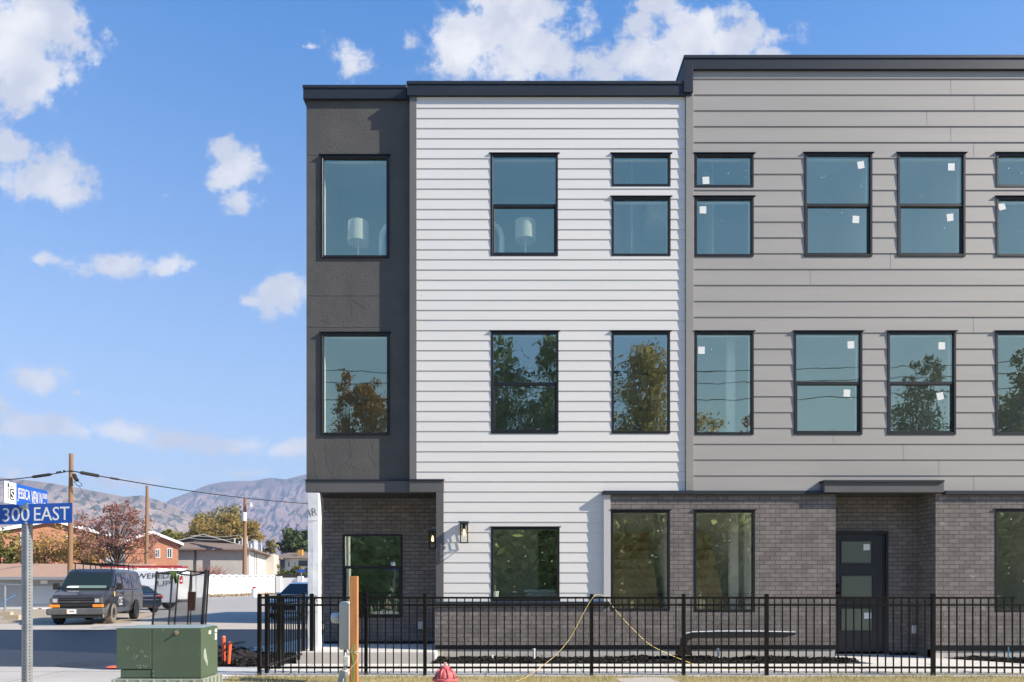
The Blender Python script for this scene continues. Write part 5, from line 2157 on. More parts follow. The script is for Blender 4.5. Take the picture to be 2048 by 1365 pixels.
postsC = [((305, 1254), (314, 1143), 21.5, .034), ((337, 1254), (345, 1150), 22.4, .03), ((349, 1254), (357, 1150), 21.9, .026), ((375, 1254), (382, 1145), 21.7, .03), ((381, 1254), (384, 1150), 22.5, .02), ((404, 1256), (413, 1140), 21.4, .052), ((411, 1254), (418, 1141), 22.5, .03)]
for (p0, p1, Y, r) in postsC:
    b = MB()
    a, c = cp(*p0, Y), cp(*p1, Y)
    a = a + (a - c).normalized() * max(0, (a.z - gz)) if a.z > gz else a
    b.cyl(a, c, r, n=8)
    b.build('post', DK, cg)
b = MB()
for (a, c) in (((313, 1147, 21.5), (345, 1143, 22.4)), ((313, 1147, 21.5), (347, 1147, 21.6)), ((352, 1146, 21.9), (381, 1151, 21.7)), ((358, 1146, 22.4), (372, 1142, 22.5)), ((372, 1142, 22.5), (417, 1145, 22.5)), ((381, 1152, 21.7), (412, 1145, 21.4)), ((345, 1143, 22.4), (372, 1143, 22.5))):
    bb = MB()
    bb.tube([cp(*a), (cp(*a) + cp(*c)) / 2 + Vector((0, 0, -.015)), cp(*c)], .028, 6)
    bb.build('rail', DK, cg)
def chainlink(parent, A, Bv, H, step, r, m, name='mesh_panel'):
    """diagonal wires over the parallelogram A + s*Bv + t*H"""
    b = MB()
    A, Bv, H = Vector(A), Vector(Bv), Vector(H)
    lb, lh_ = Bv.length, H.length
    ub, uh = Bv / lb, H / lh_
    d = -lh_
    while d < lb:
        for sg_ in (1, -1):
            # s - d = t  -> clip
            s0, s1 = max(0, d), min(lb, d + lh_)
            if s1 - s0 < .03:
                continue
            t0, t1 = s0 - d, s1 - d
            if sg_ < 0:
                t0, t1 = lh_ - t0, lh_ - t1
            p, q = A + ub * s0 + uh * t0, A + ub * s1 + uh * t1
            b.beam(p, q, r, r)
        d += step
    return b.build(name, m, parent)


GALV = mat('dull_mesh_wire', (.04, .04, .042), .6, .2)
chainlink(cg, cp(307, 1252, 21.55), cp(405, 1252, 21.45) - cp(307, 1252, 21.55), cp(314, 1149, 21.5) - cp(307, 1252, 21.55), .085, .008, GALV)
chainlink(cg, cp(337, 1252, 22.4), cp(411, 1252, 22.5) - cp(337, 1252, 22.4), cp(345, 1150, 22.4) - cp(337, 1252, 22.4), .085, .007, GALV)
b = MB()
a = [cp(375.5, 1184, 21.35), cp(392, 1184, 21.35), cp(389.5, 1222, 21.35), cp(375, 1221, 21.35)]
b.add(a + [p + Vector((0, .02, 0)) for p in a], [(3, 2, 1, 0), (4, 5, 6, 7), (0, 1, 5, 4), (1, 2, 6, 5), (2, 3, 7, 6), (3, 0, 4, 7)])
b.build('rusty_plate', mat('rust', (.075, .03, .02), .9, var=(.035, .016, .012), vscale=9), cg)
ex = thing('fire_extinguisher', 'small red fire extinguisher hanging on the mesh cage', 'extinguisher', P(362.5, 1168, 21.3))
c = P(362.5, 1168, 21.3)
b = MB()
b.lathe([(0, 0), (.045, 0), (.048, .02), (.048, .17), (.03, .2), (.015, .21), (0, .21)], c, 14)
b.build('cylinder', mat('extinguisher_red', (.6, .02, .02), .35), ex, smooth=True)
b = MB()
b.lathe([(.0492, .07), (.0492, .11)], c, 14)
b.build('tag', PAPER, ex)
b = MB()
b.box(c.x - .03, c.x + .04, c.y - .01, c.y + .01, c.z + .205, c.z + .24)
b.tube([c + Vector((.03, 0, .21)), c + Vector((.06, -.02, .15)), c + Vector((.055, -.02, .05))], .008, 5)
b.build('valve', TYRE, ex)
b = MB()
n = 9
top = [P(342 + 10 * i / (n - 1), 1143 + (1 if i % 2 else 0), 21.4 + (.05 if i % 2 else 0)) for i in range(n)]
bot = [P(340 + 15 * i / (n - 1), [1162, 1160, 1158, 1152, 1156, 1164, 1170, 1167, 1162][i], 21.38 + (.04 if i % 2 else 0)) for i in range(n)]
b.add(top + bot, [(n + i, n + i + 1, i + 1, i) for i in range(n - 1)])
o = b.build('rag', mat('green_rag', (.10, .17, .05), .9), smooth=True)
md = o.modifiers.new('thick', 'SOLIDIFY')
md.thickness = .008
tag(o, 'green rag hanging from the top rail of the mesh cage', 'rag')

# ------------------------------------------------------------------ background buildings
RED_BRICK = brick_mat('orange_brick', (.48, .20, .11), (.40, .155, .08), (.36, .26, .2), .21, .075, .010)
GREY_BLOCK = mat('painted_grey_block', (.46, .44, .405), .85, var=(.41, .39, .36), vscale=.8)
SHINGLE = mat('brown_shingle', (.22, .165, .135), .95, var=(.16, .12, .10), vscale=3, stretch=(1, 1, 3))
TAN_SHINGLE = mat('tan_shingle', (.42, .27, .19), .95, var=(.34, .22, .15), vscale=4, stretch=(1, 1, 4))
STUCCO_WHITE = mat('white_render', (.74, .72, .68), .8, var=(.68, .66, .62), vscale=.5)
WINGREY = mat('dull_window', (.06, .07, .075), .12)


def hwin(parent, c, r, w, h, face_n):
    """a window with a white frame on a far wall; c centre, r along the wall, face_n outward"""
    r, nn = Vector(r).normalized(), Vector(face_n).normalized()
    u = Vector((0, 0, 1))
    b = MB()
    def q(i0, i1, j0, j1, d):
        p = [c + r * x + u * z + nn * d for x, z in ((i0, j0), (i1, j0), (i1, j1), (i0, j1))]
        b.poly(*p)
    t = .07
    fr = []
    for (i0, i1, j0, j1) in ((-w / 2, w / 2, h / 2 - t, h / 2), (-w / 2, w / 2, -h / 2, -h / 2 + t), (-w / 2, -w / 2 + t, -h / 2 + t, h / 2 - t), (w / 2 - t, w / 2, -h / 2 + t, h / 2 - t), (-.03, .03, -h / 2 + t, h / 2 - t)):
        p = [c + r * x + u * z for x, z in ((i0, j0), (i1, j0), (i1, j1), (i0, j1))]
        b.add([v + nn * .06 for v in p] + p, [(0, 1, 2, 3), (0, 4, 5, 1), (1, 5, 6, 2), (2, 6, 7, 3), (3, 7, 4, 0)])
    o = b.build('window', WHITE_PAINT, parent)
    b = MB()
    q(-w / 2 + t, w / 2 - t, -h / 2 + t, h / 2 - t, .02)
    b.build('pane', WINGREY, o)
    return o


def gable_house(lbl, cx, Y, halfw, eave, ridge, depth, zb, wins, group=None):
    """gable end turned square to the street; local frame: x along the gable, y into the house"""
    t = thing('brick_house', lbl, 'house', (cx, Y, 0), group, rotz=math.atan2(-cx, Y) * 1.02, local=True)
    b = MB()
    b.prism([(-halfw, zb), (halfw, zb), (halfw, eave), (0, ridge), (-halfw, eave)], 0, depth)
    b.build('wall', RED_BRICK, t)
    b = MB()
    sl = (ridge - eave) / halfw
    for s in (-1, 1):
        x1 = s * (halfw + .55)
        z1 = eave - sl * .55
        p = [(0, ridge + .08), (x1, z1 + .08), (x1, z1 + .26), (0, ridge + .27)]
        b.prism(p[::-1] if s < 0 else p, -.5, depth + .4)
    rf = b.build('roof', SHINGLE, t, fixn=True)
    for s in (-1, 1):
        b = MB()
        x1 = s * (halfw + .6)
        z1 = eave - sl * .6
        p = [(0, ridge - .05), (x1, z1 - .05), (x1, z1 + .28), (0, ridge + .29)]
        b.prism(p if s > 0 else p[::-1], -.56, -.5)
        b.build('fascia', WHITE_PAINT, rf, fixn=True)
    for (x, z, w, h) in wins:
        hwin(t, Vector((x, -.01, z)), (1, 0, 0), w, h, (0, -1, 0))
    return t


gable_house('orange brick house with white gable fascia behind the street sign', PX(106, 70), 70, 4.6, PZ(1068, 70), PZ(1044, 70), 14, -.09, [(-2.2, PZ(1083, 70), 1.0, 1.5), (1.6, PZ(1086, 70), 1.0, 1.5)], 'orange brick gable houses')
gable_house('orange brick house with white gable fascia next to the grey apartment block', PX(305, 85), 85, 2.9, PZ(1086, 85), PZ(1067, 85), 9, -.09, [(1.9, PZ(1106, 85), .6, 1.2), (.6, PZ(1107, 85), .5, 1.1)], 'orange brick gable houses')

# apartment block: corner A, gable wall to the left, long white wall going back
def frame_pts(A, d1, d2):
    return lambda s, t, z: Vector((A[0] + d1[0] * s + d2[0] * t, A[1] + d1[1] * s + d2[1] * t, z))


apt = thing('apartment_block', 'grey apartment block with a low gable, roof vents and a long white side wall', 'apartment', (-44, 105, 0))
A = (PX(497, 100), 100.0)
d2 = Vector((-5.6, 26, 0)).normalized()
d1 = Vector((-d2.y, d2.x, 0))
q = frame_pts(A, d1, d2)
Wd, Ln, ev = 11.6, 34.0, PZ(1099, 100)
b = MB()
b.add([q(0, 0, -.1), q(Wd, 0, -.1), q(Wd, 0, ev), q(0, 0, ev), q(Wd, Ln, -.1), q(0, Ln, -.1), q(Wd, Ln, ev), q(0, Ln, ev)], [(1, 0, 3, 2), (4, 1, 2, 6)])
b.build('wall', GREY_BLOCK, apt, fixn=False)
b = MB()
b.add([q(0, 0, -.1), q(0, Ln, -.1), q(0, Ln, ev), q(0, 0, ev)], [(0, 1, 2, 3)])
b.build('side_wall', STUCCO_WHITE, apt)
b = MB()
o_ = 1.0
rz = ev + 2.0
hip = 4.5
pts = [q(-o_, -o_, ev), q(Wd + o_, -o_, ev), q(Wd + o_, Ln + o_, ev), q(-o_, Ln + o_, ev), q(Wd / 2, hip, rz), q(Wd / 2, Ln - hip, rz)]
low_ = [p - Vector((0, 0, .22)) for p in pts[:4]]
b.add(pts + low_, [(0, 4, 1), (1, 4, 5, 2), (2, 5, 3), (3, 5, 4, 0), (0, 1, 7, 6), (1, 2, 8, 7), (2, 3, 9, 8), (3, 0, 6, 9), (6, 7, 8, 9)])
arf = b.build('roof', SHINGLE, apt, fixn=True)
b = MB()
g0 = 1.9
gp = [q(1.6, g0, ev + .85), q(Wd - .3, g0, ev + .85), q(Wd / 2 + .7, g0, ev + 2.15)]
gb = [q(1.6, g0 + 6, ev + .85), q(Wd - .3, g0 + 6, ev + .85), q(Wd / 2 + .7, g0 + 6, ev + 2.15)]
b.add(gp + gb, [(0, 1, 2), (3, 5, 4), (0, 2, 5, 3), (1, 4, 5, 2)])
b.build('gable', mat('dark_gable', (.07, .075, .08), .8), arf, fixn=True)
b = MB()
for (s0, z0, s1, z1) in ((1.1, ev + .66, Wd / 2 + .7, ev + 2.2), (Wd + .3, ev + .66, Wd / 2 + .7, ev + 2.2)):
    b.beam(q(s0, g0 - .3, z0), q(s1, g0 - .3, z1), .5, .14)
b.build('gable_trim', mat('pale_rake', (.36, .35, .33), .7), arf)
b = MB()
b.beam(q(7.2, -.05, .0), q(7.2, -.05, ev - .1), .22, .18)
b.build('downpipe', mat('dark_downpipe', (.08, .08, .085), .6), apt)
b = MB()
b.beam(q(0, -.04, 0), q(0, -.04, ev - .1), .35, .3)
b.build('corner_pipe', STUCCO_WHITE, apt)
for k, (t_, s_, r_w, h_) in enumerate(((4, 1.5, .16, 1.1), (5.5, 2.2, .12, .5), (7, 1.2, .14, .6), (10, 2, .3, 1.7), (12.5, 1.6, .12, .7), (14.2, 1.8, .14, .6), (19, 2, .3, 1.7), (20.6, 2, .3, 1.7), (27, 2, .14, 1.5), (6.2, 3.0, .13, .8))):
    b = MB()
    zb_ = ev + 2.0 * (s_ + 1) / (Wd / 2 + 1) - .1
    base_ = q(s_, t_, zb_)
    b.cyl(base_, base_ + Vector((0, 0, h_)), r_w, n=8)
    b.cyl(base_ + Vector((0, 0, h_)), base_ + Vector((0, 0, h_ + .15)), r_w * 1.5, r_w * .5, n=8)
    b.build('vent_pipe', mat('pale_vent_metal', (.62, .65, .66), .4, .3), arf)
for t_ in (2.2, 8.5, 13.5, 20, 26):
    hwin(apt, q(-.01, t_, 4.55), d2, 1.1, 1.5, -d1)
    hwin(apt, q(-.01, t_, 1.9), d2, 1.1, 1.3, -d1)
b = MB()
for t_ in (5.4, 7.2):
    b.beam(q(-.08, t_, 0), q(-.08, t_, ev), .1, .1)
b.build('conduit', STEEL, apt)
b = MB()
b.add([q(-1.4, 17, -.1), q(-1.4, 24, -.1), q(0, 24, -.1), q(0, 17, -.1), q(-1.4, 17, ev + .1), q(-1.4, 24, ev + .1), q(0, 24, ev + .1), q(0, 17, ev + .1)], [(0, 1, 5, 4), (1, 2, 6, 5), (3, 0, 4, 7), (4, 5, 6, 7)])
b.build('stair_bay', mat('beige_render', (.52, .49, .43), .8), apt, fixn=True)
# second white apartment with an orange chimney
ap2 = thing('apartment_block', 'white apartment block with a brown roof and orange chimney beside the wrapped post', 'apartment', (-46, 138, 0))
Y2 = 138.0
b = MB()
x0, x1 = PX(570, Y2), PX(640, Y2)
b.box(x0, x1, Y2, Y2 + 12, -.1, PZ(1117, Y2))
b.build('wall', STUCCO_WHITE, ap2)
b = MB()
b.box(PX(556, Y2), x0 - .01, Y2 + 1.2, Y2 + 12, -.1, PZ(1113, Y2))
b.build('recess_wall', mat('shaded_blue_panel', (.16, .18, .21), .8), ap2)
b = MB()
ez = PZ(1117, Y2)
b.add([(PX(550, Y2), Y2 - 1, ez), (PX(660, Y2), Y2 - 1, ez), (PX(660, Y2), Y2 + 14, ez), (PX(550, Y2), Y2 + 14, ez), (PX(556, Y2), Y2 + 6, PZ(1103, Y2)), (PX(660, Y2), Y2 + 6, PZ(1103, Y2))], [(0, 1, 5, 4), (1, 2, 5), (2, 3, 4, 5), (3, 0, 4), (3, 2, 1, 0)])
rf2 = b.build('roof', SHINGLE, ap2, fixn=True)
b = MB()
b.box(PX(589, Y2), PX(598, Y2), Y2 + 2, Y2 + 3, ez + .2, PZ(1099, Y2))
b.build('chimney', mat('orange_chimney', (.55, .27, .06), .8), rf2)
hwin(ap2, Vector((PX(578, Y2), Y2 - .01, PZ(1129, Y2))), (1, 0, 0), .5, 1.2, (0, -1, 0))
hwin(ap2, Vector((PX(590, Y2), Y2 - .01, PZ(1129, Y2))), (1, 0, 0), .4, 1.0, (0, -1, 0))
b = MB()
b.box(PX(598, Y2), PX(618, Y2), Y2 - .3, Y2 - .02, PZ(1133, Y2), PZ(1122, Y2))
b.build('balcony', mat('dark_balcony', (.05, .055, .06), .6), ap2)

# low garage on the left
Yg = 42.0
ga = thing('garage', 'low grey garage with a broad tan shingle roof behind the black van', 'garage', (PX(90, Yg), Yg, -.1))
gx0, gx1 = PX(-150, Yg), PX(232, Yg)
b = MB()
b.box(gx0, gx1, Yg, Yg + 7, -.1, PZ(1157, Yg))
b.build('wall', mat('grey_garage_siding', (.36, .38, .39), .8, var=(.32, .335, .345), vscale=.8), ga)
b = MB()
ez = PZ(1155.5, Yg)
b.add([(gx0 - .5, Yg - .6, ez), (gx1 + .5, Yg - .6, ez), (gx1 + .5, Yg + 7.6, ez), (gx0 - .5, Yg + 7.6, ez), (gx0 - .5, Yg + 3.5, PZ(1128, Yg + 3.5)), (gx1 + .5, Yg + 3.5, PZ(1128, Yg + 3.5))], [(0, 1, 5, 4), (1, 2, 5), (2, 3, 4, 5), (3, 0, 4), (3, 2, 1, 0)])
grf = b.build('roof', TAN_SHINGLE, ga, fixn=True)
b = MB()
b.box(gx0 - .5, gx1 + .5, Yg - .66, Yg - .6, ez - .14, ez + .03)
b.build('fascia', mat('grey_fascia', (.30, .32, .33), .7), grf)
b = MB()
b.box(PX(52, Yg), PX(120, Yg), Yg - .03, Yg, PZ(1208, Yg), PZ(1172, Yg))
b.build('garage_door', mat('pale_garage_door', (.45, .48, .49), .6), ga)
b = MB()
b.box(gx0, PX(120, Yg), Yg - 2.5, Yg - .1, -.1, .02)
b.build('apron', CONCRETE, ga)
b = MB()
b.box(PX(82, Yg), PX(96, Yg), Yg - .04, Yg, PZ(1168, Yg), PZ(1161, Yg))
b.build('light_panel', WHITE_PAINT, ga)
# unseen rear row, placed and sized so its shadow falls across the road
rr = thing('unseen_townhouse_row', 'unseen low townhouse row behind the front building, sized to shade the road', 'townhouse', (2, 29, 0))
b = MB()
b.box(-7.0, 12, 24.2, 34.0, -.1, 5.4)
b.build('wall', STUCCO, rr)
b = MB()
b.box(-7.1, 12.1, 24.1, 34.1, 5.4, 5.62)
b.build('roof', METAL_CAP, rr)

# white block wall with pilasters
wl_ = thing('block_wall', 'long white block wall with capped pilasters across the road', 'wall', (PX(460, 90), 90, 0))
W0, W1_ = Vector((PX(330, 74), 74, 0)), Vector((PX(545, 108), 108, 0))
dw = (W1_ - W0)
lw = dw.length
dw.normalize()
WALLW = mat('white_block_paint', (.70, .73, .76), .8, var=(.65, .68, .71), vscale=.6)
nseg = 14
nw_ = dw.cross(Vector((0, 0, 1)))
def wz(s):
    return 2.42 + .40 * s / lw


b = MB()
def wallbox(b, s0, s1, th, z0, z1a, z1b):
    p = []
    for (s, z1) in ((s0, z1a), (s1, z1b)):
        c = W0 + dw * s
        p += [c - nw_ * th, c + nw_ * th]
        p += [c - nw_ * th + Vector((0, 0, z1)), c + nw_ * th + Vector((0, 0, z1))]
    for i in (0, 1, 4, 5):
        p[i] = p[i] + Vector((0, 0, z0))
    b.add(p, [(0, 1, 3, 2), (4, 6, 7, 5), (0, 2, 6, 4), (1, 5, 7, 3), (2, 3, 7, 6), (0, 4, 5, 1)])


wallbox(b, 0, lw, .09, -.1, wz(0), wz(lw))
b.build('wall_panel', WALLW, wl_, fixn=True)
b = MB()
wallbox(b, 0, lw, .14, wz(0) - .0, wz(0) + .09, wz(lw) + .09)
bb_ = b
b = MB()
for i in range(nseg + 1):
    s = lw * i / nseg
    wallbox(b, s - .3, s + .3, .30, -.1, wz(s) + .0, wz(s) + .0)
b.build('pilaster', WALLW, wl_, fixn=True)
b = MB()
for i in range(nseg + 1):
    s = lw * i / nseg
    c = W0 + dw * s + Vector((0, 0, wz(s)))
    p = [c + dw * (i_ * .42) + nw_ * (j_ * .42) for i_, j_ in ((-1, -1), (1, -1), (1, 1), (-1, 1))]
    b.add(p + [x + Vector((0, 0, .10)) for x in p] + [c + Vector((0, 0, .26))], [(0, 1, 5, 4), (1, 2, 6, 5), (2, 3, 7, 6), (3, 0, 4, 7), (4, 5, 8), (5, 6, 8), (6, 7, 8), (7, 4, 8), (3, 2, 1, 0)])
b.build('pilaster_cap', WALLW, wl_, fixn=True)
wl2 = thing('block_wall', 'short white wall piece under a dark fence behind the pale car', 'wall', (PX(585, 112), 112, 0))
b = MB()
b.box(PX(552, 112), PX(660, 112), 112, 112.3, -.1, PZ(1156, 112))
b.build('wall_panel', WALLW, wl2)
for px in (558, 601):
    b = MB()
    b.box(PX(px - 5, 112), PX(px + 5, 112), 111.7, 112.4, -.1, PZ(1153, 112), top=0)
    b.build('pilaster', WALLW, wl2)
b = MB()
b.box(PX(546, 118), PX(660, 118), 118, 118.1, -.1, PZ(1149.5, 118))
tag(b.build('dark_fence', mat('dark_fence_boards', (.03, .028, .03), .7)), 'dark board fence above the short white wall behind the pale car', 'fence')
# leaves and weeds along the foot of the wall
b = MB()
r_ = random.Random(44)
for k in range(1500):
    s = r_.uniform(.25, 1) * lw
    c = W0 + dw * s + nw_ * (1.0 + r_.gauss(0, .5)) + Vector((0, 0, r_.uniform(-.05, .25 + .2 * noise.noise(Vector((s * .4, 0, 0))))))
    e1 = Vector((r_.uniform(-1, 1), r_.uniform(-1, 1), r_.uniform(-.5, .5))).normalized() * .14
    e2 = e1.cross(Vector((r_.uniform(-1, 1), r_.uniform(-1, 1), 1))).normalized() * .09
    b.poly(c - e1, c + e2, c + e1, c - e2)
o = b.build('leaves', leaf_mat('leaf_litter', [(.42, .30, .16), (.5, .38, .24), (.3, .2, .1), (.5, .45, .36)], .1))
o['kind'] = 'stuff'
# bucket by the wall
bk = thing('bucket', 'white bucket with a red lid standing at the end of the white block wall', 'bucket', P(509, 1195, 78))
c = P(509, 1195, 78)
b = MB()
b.lathe([(0, 0), (.3, 0), (.36, 1.0), (.34, 1.0), (0, .95)], c, 16)
b.build('tub', WHITE_PAINT, bk)
b = MB()
b.box(c.x - .18, c.x + .14, c.y - .2, c.y + .1, c.z + 1.0, c.z + 1.22)
b.build('lid', RED, bk, bevel=.05)
# small blue street sign far off
fs_ = thing('street_sign', 'tiny far blue street sign above the roof of the pale car', 'street sign', (PX(603, 100), 100, 0))
b = MB()
b.cyl((PX(603, 100), 100, -.1), (PX(603, 100), 100, PZ(1140, 100)), .05, n=6)
b.build('pole', STEEL, fs_)
b = MB()
b.box(PX(596, 100), PX(611, 100), 99.9, 99.94, PZ(1145, 100), PZ(1140, 100))
b.build('name_blade', SIGNBLUE, fs_)

# utility poles and cable
def pole(px, ytop, Y, r, lbl, extra=None):
    x = PX(px, Y)
    t = thing('utility_pole', lbl, 'utility pole', (x, Y, -.1), 'wooden utility poles')
    b = MB()
    zt = PZ(ytop, Y)
    b.cyl((x - .06, Y, -.1), (x + .02, Y, zt), r * 1.15, r * .8, 12)
    b.build('pole', POLE_WOOD, t, smooth=False)
    return t, x, zt


p1, xp1, _ = pole(142, 908, 39.6, .135, 'tallest wooden utility pole, with black splice cases on its cable')
p2, xp2, _ = pole(294, 972, 52, .13, 'middle wooden utility pole in front of the purple-brown tree')
p3, xp3, _ = pole(490, 998, 97, .28, 'thin wooden utility pole with a pale transformer can, by the apartment block')
b = MB()
c = P(489, 1033, 96.5)
b.cyl(c + Vector((-.05, 0, -.7)), c + Vector((-.05, 0, .55)), .36, n=12)
b.build('transformer_can', mat('pale_can', (.5, .53, .54), .5), p3)
b = MB()
b.tube([P(491, 1011, 97), P(497, 1007, 96.7), P(501, 1009, 96.5)], .06, 6)
b.cyl(P(501.5, 1006, 96.5), P(501, 1014, 96.5), .2, .3, 8)
b.build('lamp_head', mat('pale_can', (.5, .53, .54)), p3)
b = MB()
c = P(150, 954, 39.4)
b.tube([P(148, 949, 39.4), P(152, 958, 39.4), P(155, 962, 39.4)], .11, 8)
b.build('splice_bag', TYRE, p1)
b = MB()
b.tube(smooth_pts([P(148, 962, 39.4), P(153, 970, 39.4), P(161, 973, 39.4), P(164, 969, 39.4), P(156, 963, 39.4)]), .018, 5)
b.build('cable_loop', TYRE, p1)
cb_ = thing('overhead_cable', 'thick black overhead cable with splice cases sagging from the tallest pole to the building', 'cable', P(142, 942, 39.5))
def sag(a, c, s, n=20):
    return [a.lerp(c, i / n) + Vector((0, 0, -s * 4 * (i / n) * (1 - i / n))) for i in range(n + 1)]


pole_pt = P(142, 942, 39.45)
lpt = P(-140, 962, 37.5)
rpt = P(660, 1010, 64)
b = MB()
seg1 = sag(pole_pt, lpt, .25)
seg2 = sag(pole_pt, rpt, .35, 30)
b.tube(seg1, .028, 6)
b.build('left_strand', TYRE, cb_)
b = MB()
b.tube(seg2, .034, 6)
b.build('right_strand', TYRE, cb_)
def along(seg, px0, px1, r, name='splice_case'):
    pts = [p for p in seg]
    def at(px):
        for a, c in zip(pts[:-1], pts[1:]):
            pa, pc = 1024 + F * a.x / a.y, 1024 + F * c.x / c.y
            if min(pa, pc) <= px <= max(pa, pc):
                return a.lerp(c, (px - pa) / (pc - pa))
        return pts[-1]
    b = MB()
    a, c = at(px0), at(px1)
    dd = (c - a).normalized()
    b.cyl(a, c, r, n=10)
    b.cyl(a - dd * .12, a, r * .4, r, n=10)
    b.cyl(c, c + dd * .12, r, r * .4, n=10)
    b.build(name, TYRE, cb_)


along(seg1, 100, 68, .085)
along(seg2, 163, 196, .10)
along(seg2, 222, 237, .06)
b = MB()
for px in (125, 112, 105, 60, 52):
    pass
for i in (1, 1.6, 2.2):
    p = seg1[int(i)] if i != 1.6 else seg1[1].lerp(seg1[2], .6)
    b.box(p.x - .05, p.x + .05, p.y - .03, p.y + .03, p.z, p.z + .1)
b.build('clip', TYRE, cb_)
b = MB()
b.tube(sag(P(158, 973, 39.5), P(230, 1065, 60), .2, 8), .012, 4)
tag(b.build('service_wire', TYRE), 'thin service wire slanting down from the tallest pole', 'wire')
b = MB()
b.tube(sag(P(294, 1015, 52), P(255, 1035, 60), .1, 6), .012, 4)
b.tube(sag(P(300, 1012, 52), P(490, 1072, 97), .4, 10), .014, 4)
tag(b.build('service_wire', TYRE), 'thin service wires leaving the middle utility pole', 'wire')
b = MB()
for y in (1069, 1075):
    b.tube(sag(P(489, y, 97), P(380, y + 2, 90), .3, 8), .018, 4)
tag(b.build('service_wire', mat('pale_wire', (.5, .5, .48), .6)), 'pale service wires from the pole with the transformer can across the gold tree', 'wire')

# galvanised gate and stake at the left edge
gt = thing('chain_link_gate', 'galvanised pipe gate with chain link in front of the garage', 'gate', (PX(20, 33), 33, -.05))
Yk = 33.0
b = MB()
b.tube([P(-60, 1169, Yk), P(10, 1169.5, Yk), P(50, 1171, Yk)], .045, 8)
b.build('rail', STEEL, gt)
for px in (10, -45):
    b = MB()
    b.cyl((PX(px, Yk), Yk, -.1), (PX(px, Yk), Yk, PZ(1170, Yk)), .05, n=8)
    b.build('post', STEEL, gt)
b = MB()
b.tube([P(-60, 1214, Yk), P(10, 1214, Yk)], .03, 6)
b.build('rail', STEEL, gt)
chainlink(gt, P(-60, 1213, Yk), P(10, 1213, Yk) - P(-60, 1213, Yk), Vector((0, 0, 1.0)), .13, .008, STEEL)
b = MB()
b.tube([P(2, 1213, 32.5), P(14, 1200, 32.6), P(31, 1190, 32.8)], .02, 5)
tag(b.build('blue_hose', mat('blue_hose', (.08, .22, .42), .5)), 'bent blue hose behind the galvanised gate', 'hose')
b = MB()
b.cyl(P(49, 1238, 27), P(49.5, 1203, 27), .022, n=6)
tag(b.build('stake', mat('rusty_stake', (.16, .12, .05), .8)), 'thin rusty stake standing in the dirt beside the sign post', 'stake')
for (px, py, Y, lbl) in ((2, 1228, 31, 'broken pale board end lying by the galvanised gate'), (16, 1238, 27.5, 'pale wooden block lying in the dirt beside the sign post')):
    c = P(px, py, Y)
    b = MB()
    b.box(c.x - .12, c.x + .5, c.y - .1, c.y + .1, -.05, .16)
    tag(b.build('wood_block', mat('pale_scrap_wood', (.46, .38, .27), .85)), lbl, 'block', 'pale wood scraps in the dirt')

# ------------------------------------------------------------------ trees
def leaf_quads(b, pts, size, r, flat=.0):
    for c in pts:
        e1 = Vector((r.uniform(-1, 1), r.uniform(-1, 1), r.uniform(-1, 1)))
        if e1.length < .05:
            continue
        s = size * r.uniform(.6, 1.35)
        e1 = e1.normalized() * s
        e2 = e1.cross(Vector((r.uniform(-1, 1), r.uniform(-1, 1), r.uniform(-1, 1)))).normalized() * s * r.uniform(.4, .7)
        b.poly(c - e1, c + e2, c + e1, c - e2)


def tree(name, lbl, cat, x, y, zb, crowns, nleaf, size, leafm, barkm, seed, trunk_r=.15, group=None, clumps=40, fill=.35, limb=True, clump_r=.22):
    """crowns: list of (cx,cz,rx,rz,ry) world; leaves grouped in clumps spread through the crown"""
    r = random.Random(seed)
    t = thing(name, lbl, cat, (x, y, zb), group)
    b = MB()
    tops = []
    tz = sum(c[1] for c in crowns) / len(crowns)
    trunk_top = Vector((sum(c[0] for c in crowns) / len(crowns), y, tz))
    base_ = Vector((x, y, zb))
    b.tube([base_, base_.lerp(trunk_top, .4) + Vector((r.uniform(-.1, .1), 0, 0)), trunk_top], trunk_r, 7, trunk_r * .35)
    cen = []
    vol = [c[2] * c[3] for c in crowns]
    for k in range(clumps):
        c = r.choices(crowns, vol)[0]
        while True:
            p = Vector((r.uniform(-1, 1), r.uniform(-1, 1), r.uniform(-1, 1)))
            if p.length < 1 and (p.length > fill or r.random() < .3):
                break
        p = Vector((c[0] + p.x * c[2], y + p.y * c[4], c[1] + p.z * c[3]))
        cen.append((p, min(c[2], c[3])))
        if limb and r.random() < .5:
            st = base_.lerp(trunk_top, r.uniform(.35, .95))
            b.tube([st, st.lerp(p, .5) + Vector((0, 0, .05 * (p - st).length)), p], trunk_r * .28, 5, trunk_r * .06)
    b.build('trunk', barkm, t)
    b = MB()
    pts = []
    for k in range(nleaf):
        p, rr_ = cen[r.randrange(len(cen))]
        s = rr_ * clump_r
        pts.append(p + Vector((r.gauss(0, s), r.gauss(0, s), r.gauss(0, s * .8))))
    leaf_quads(b, pts, size, r)
    b.build('crown', leafm, t)
    return t


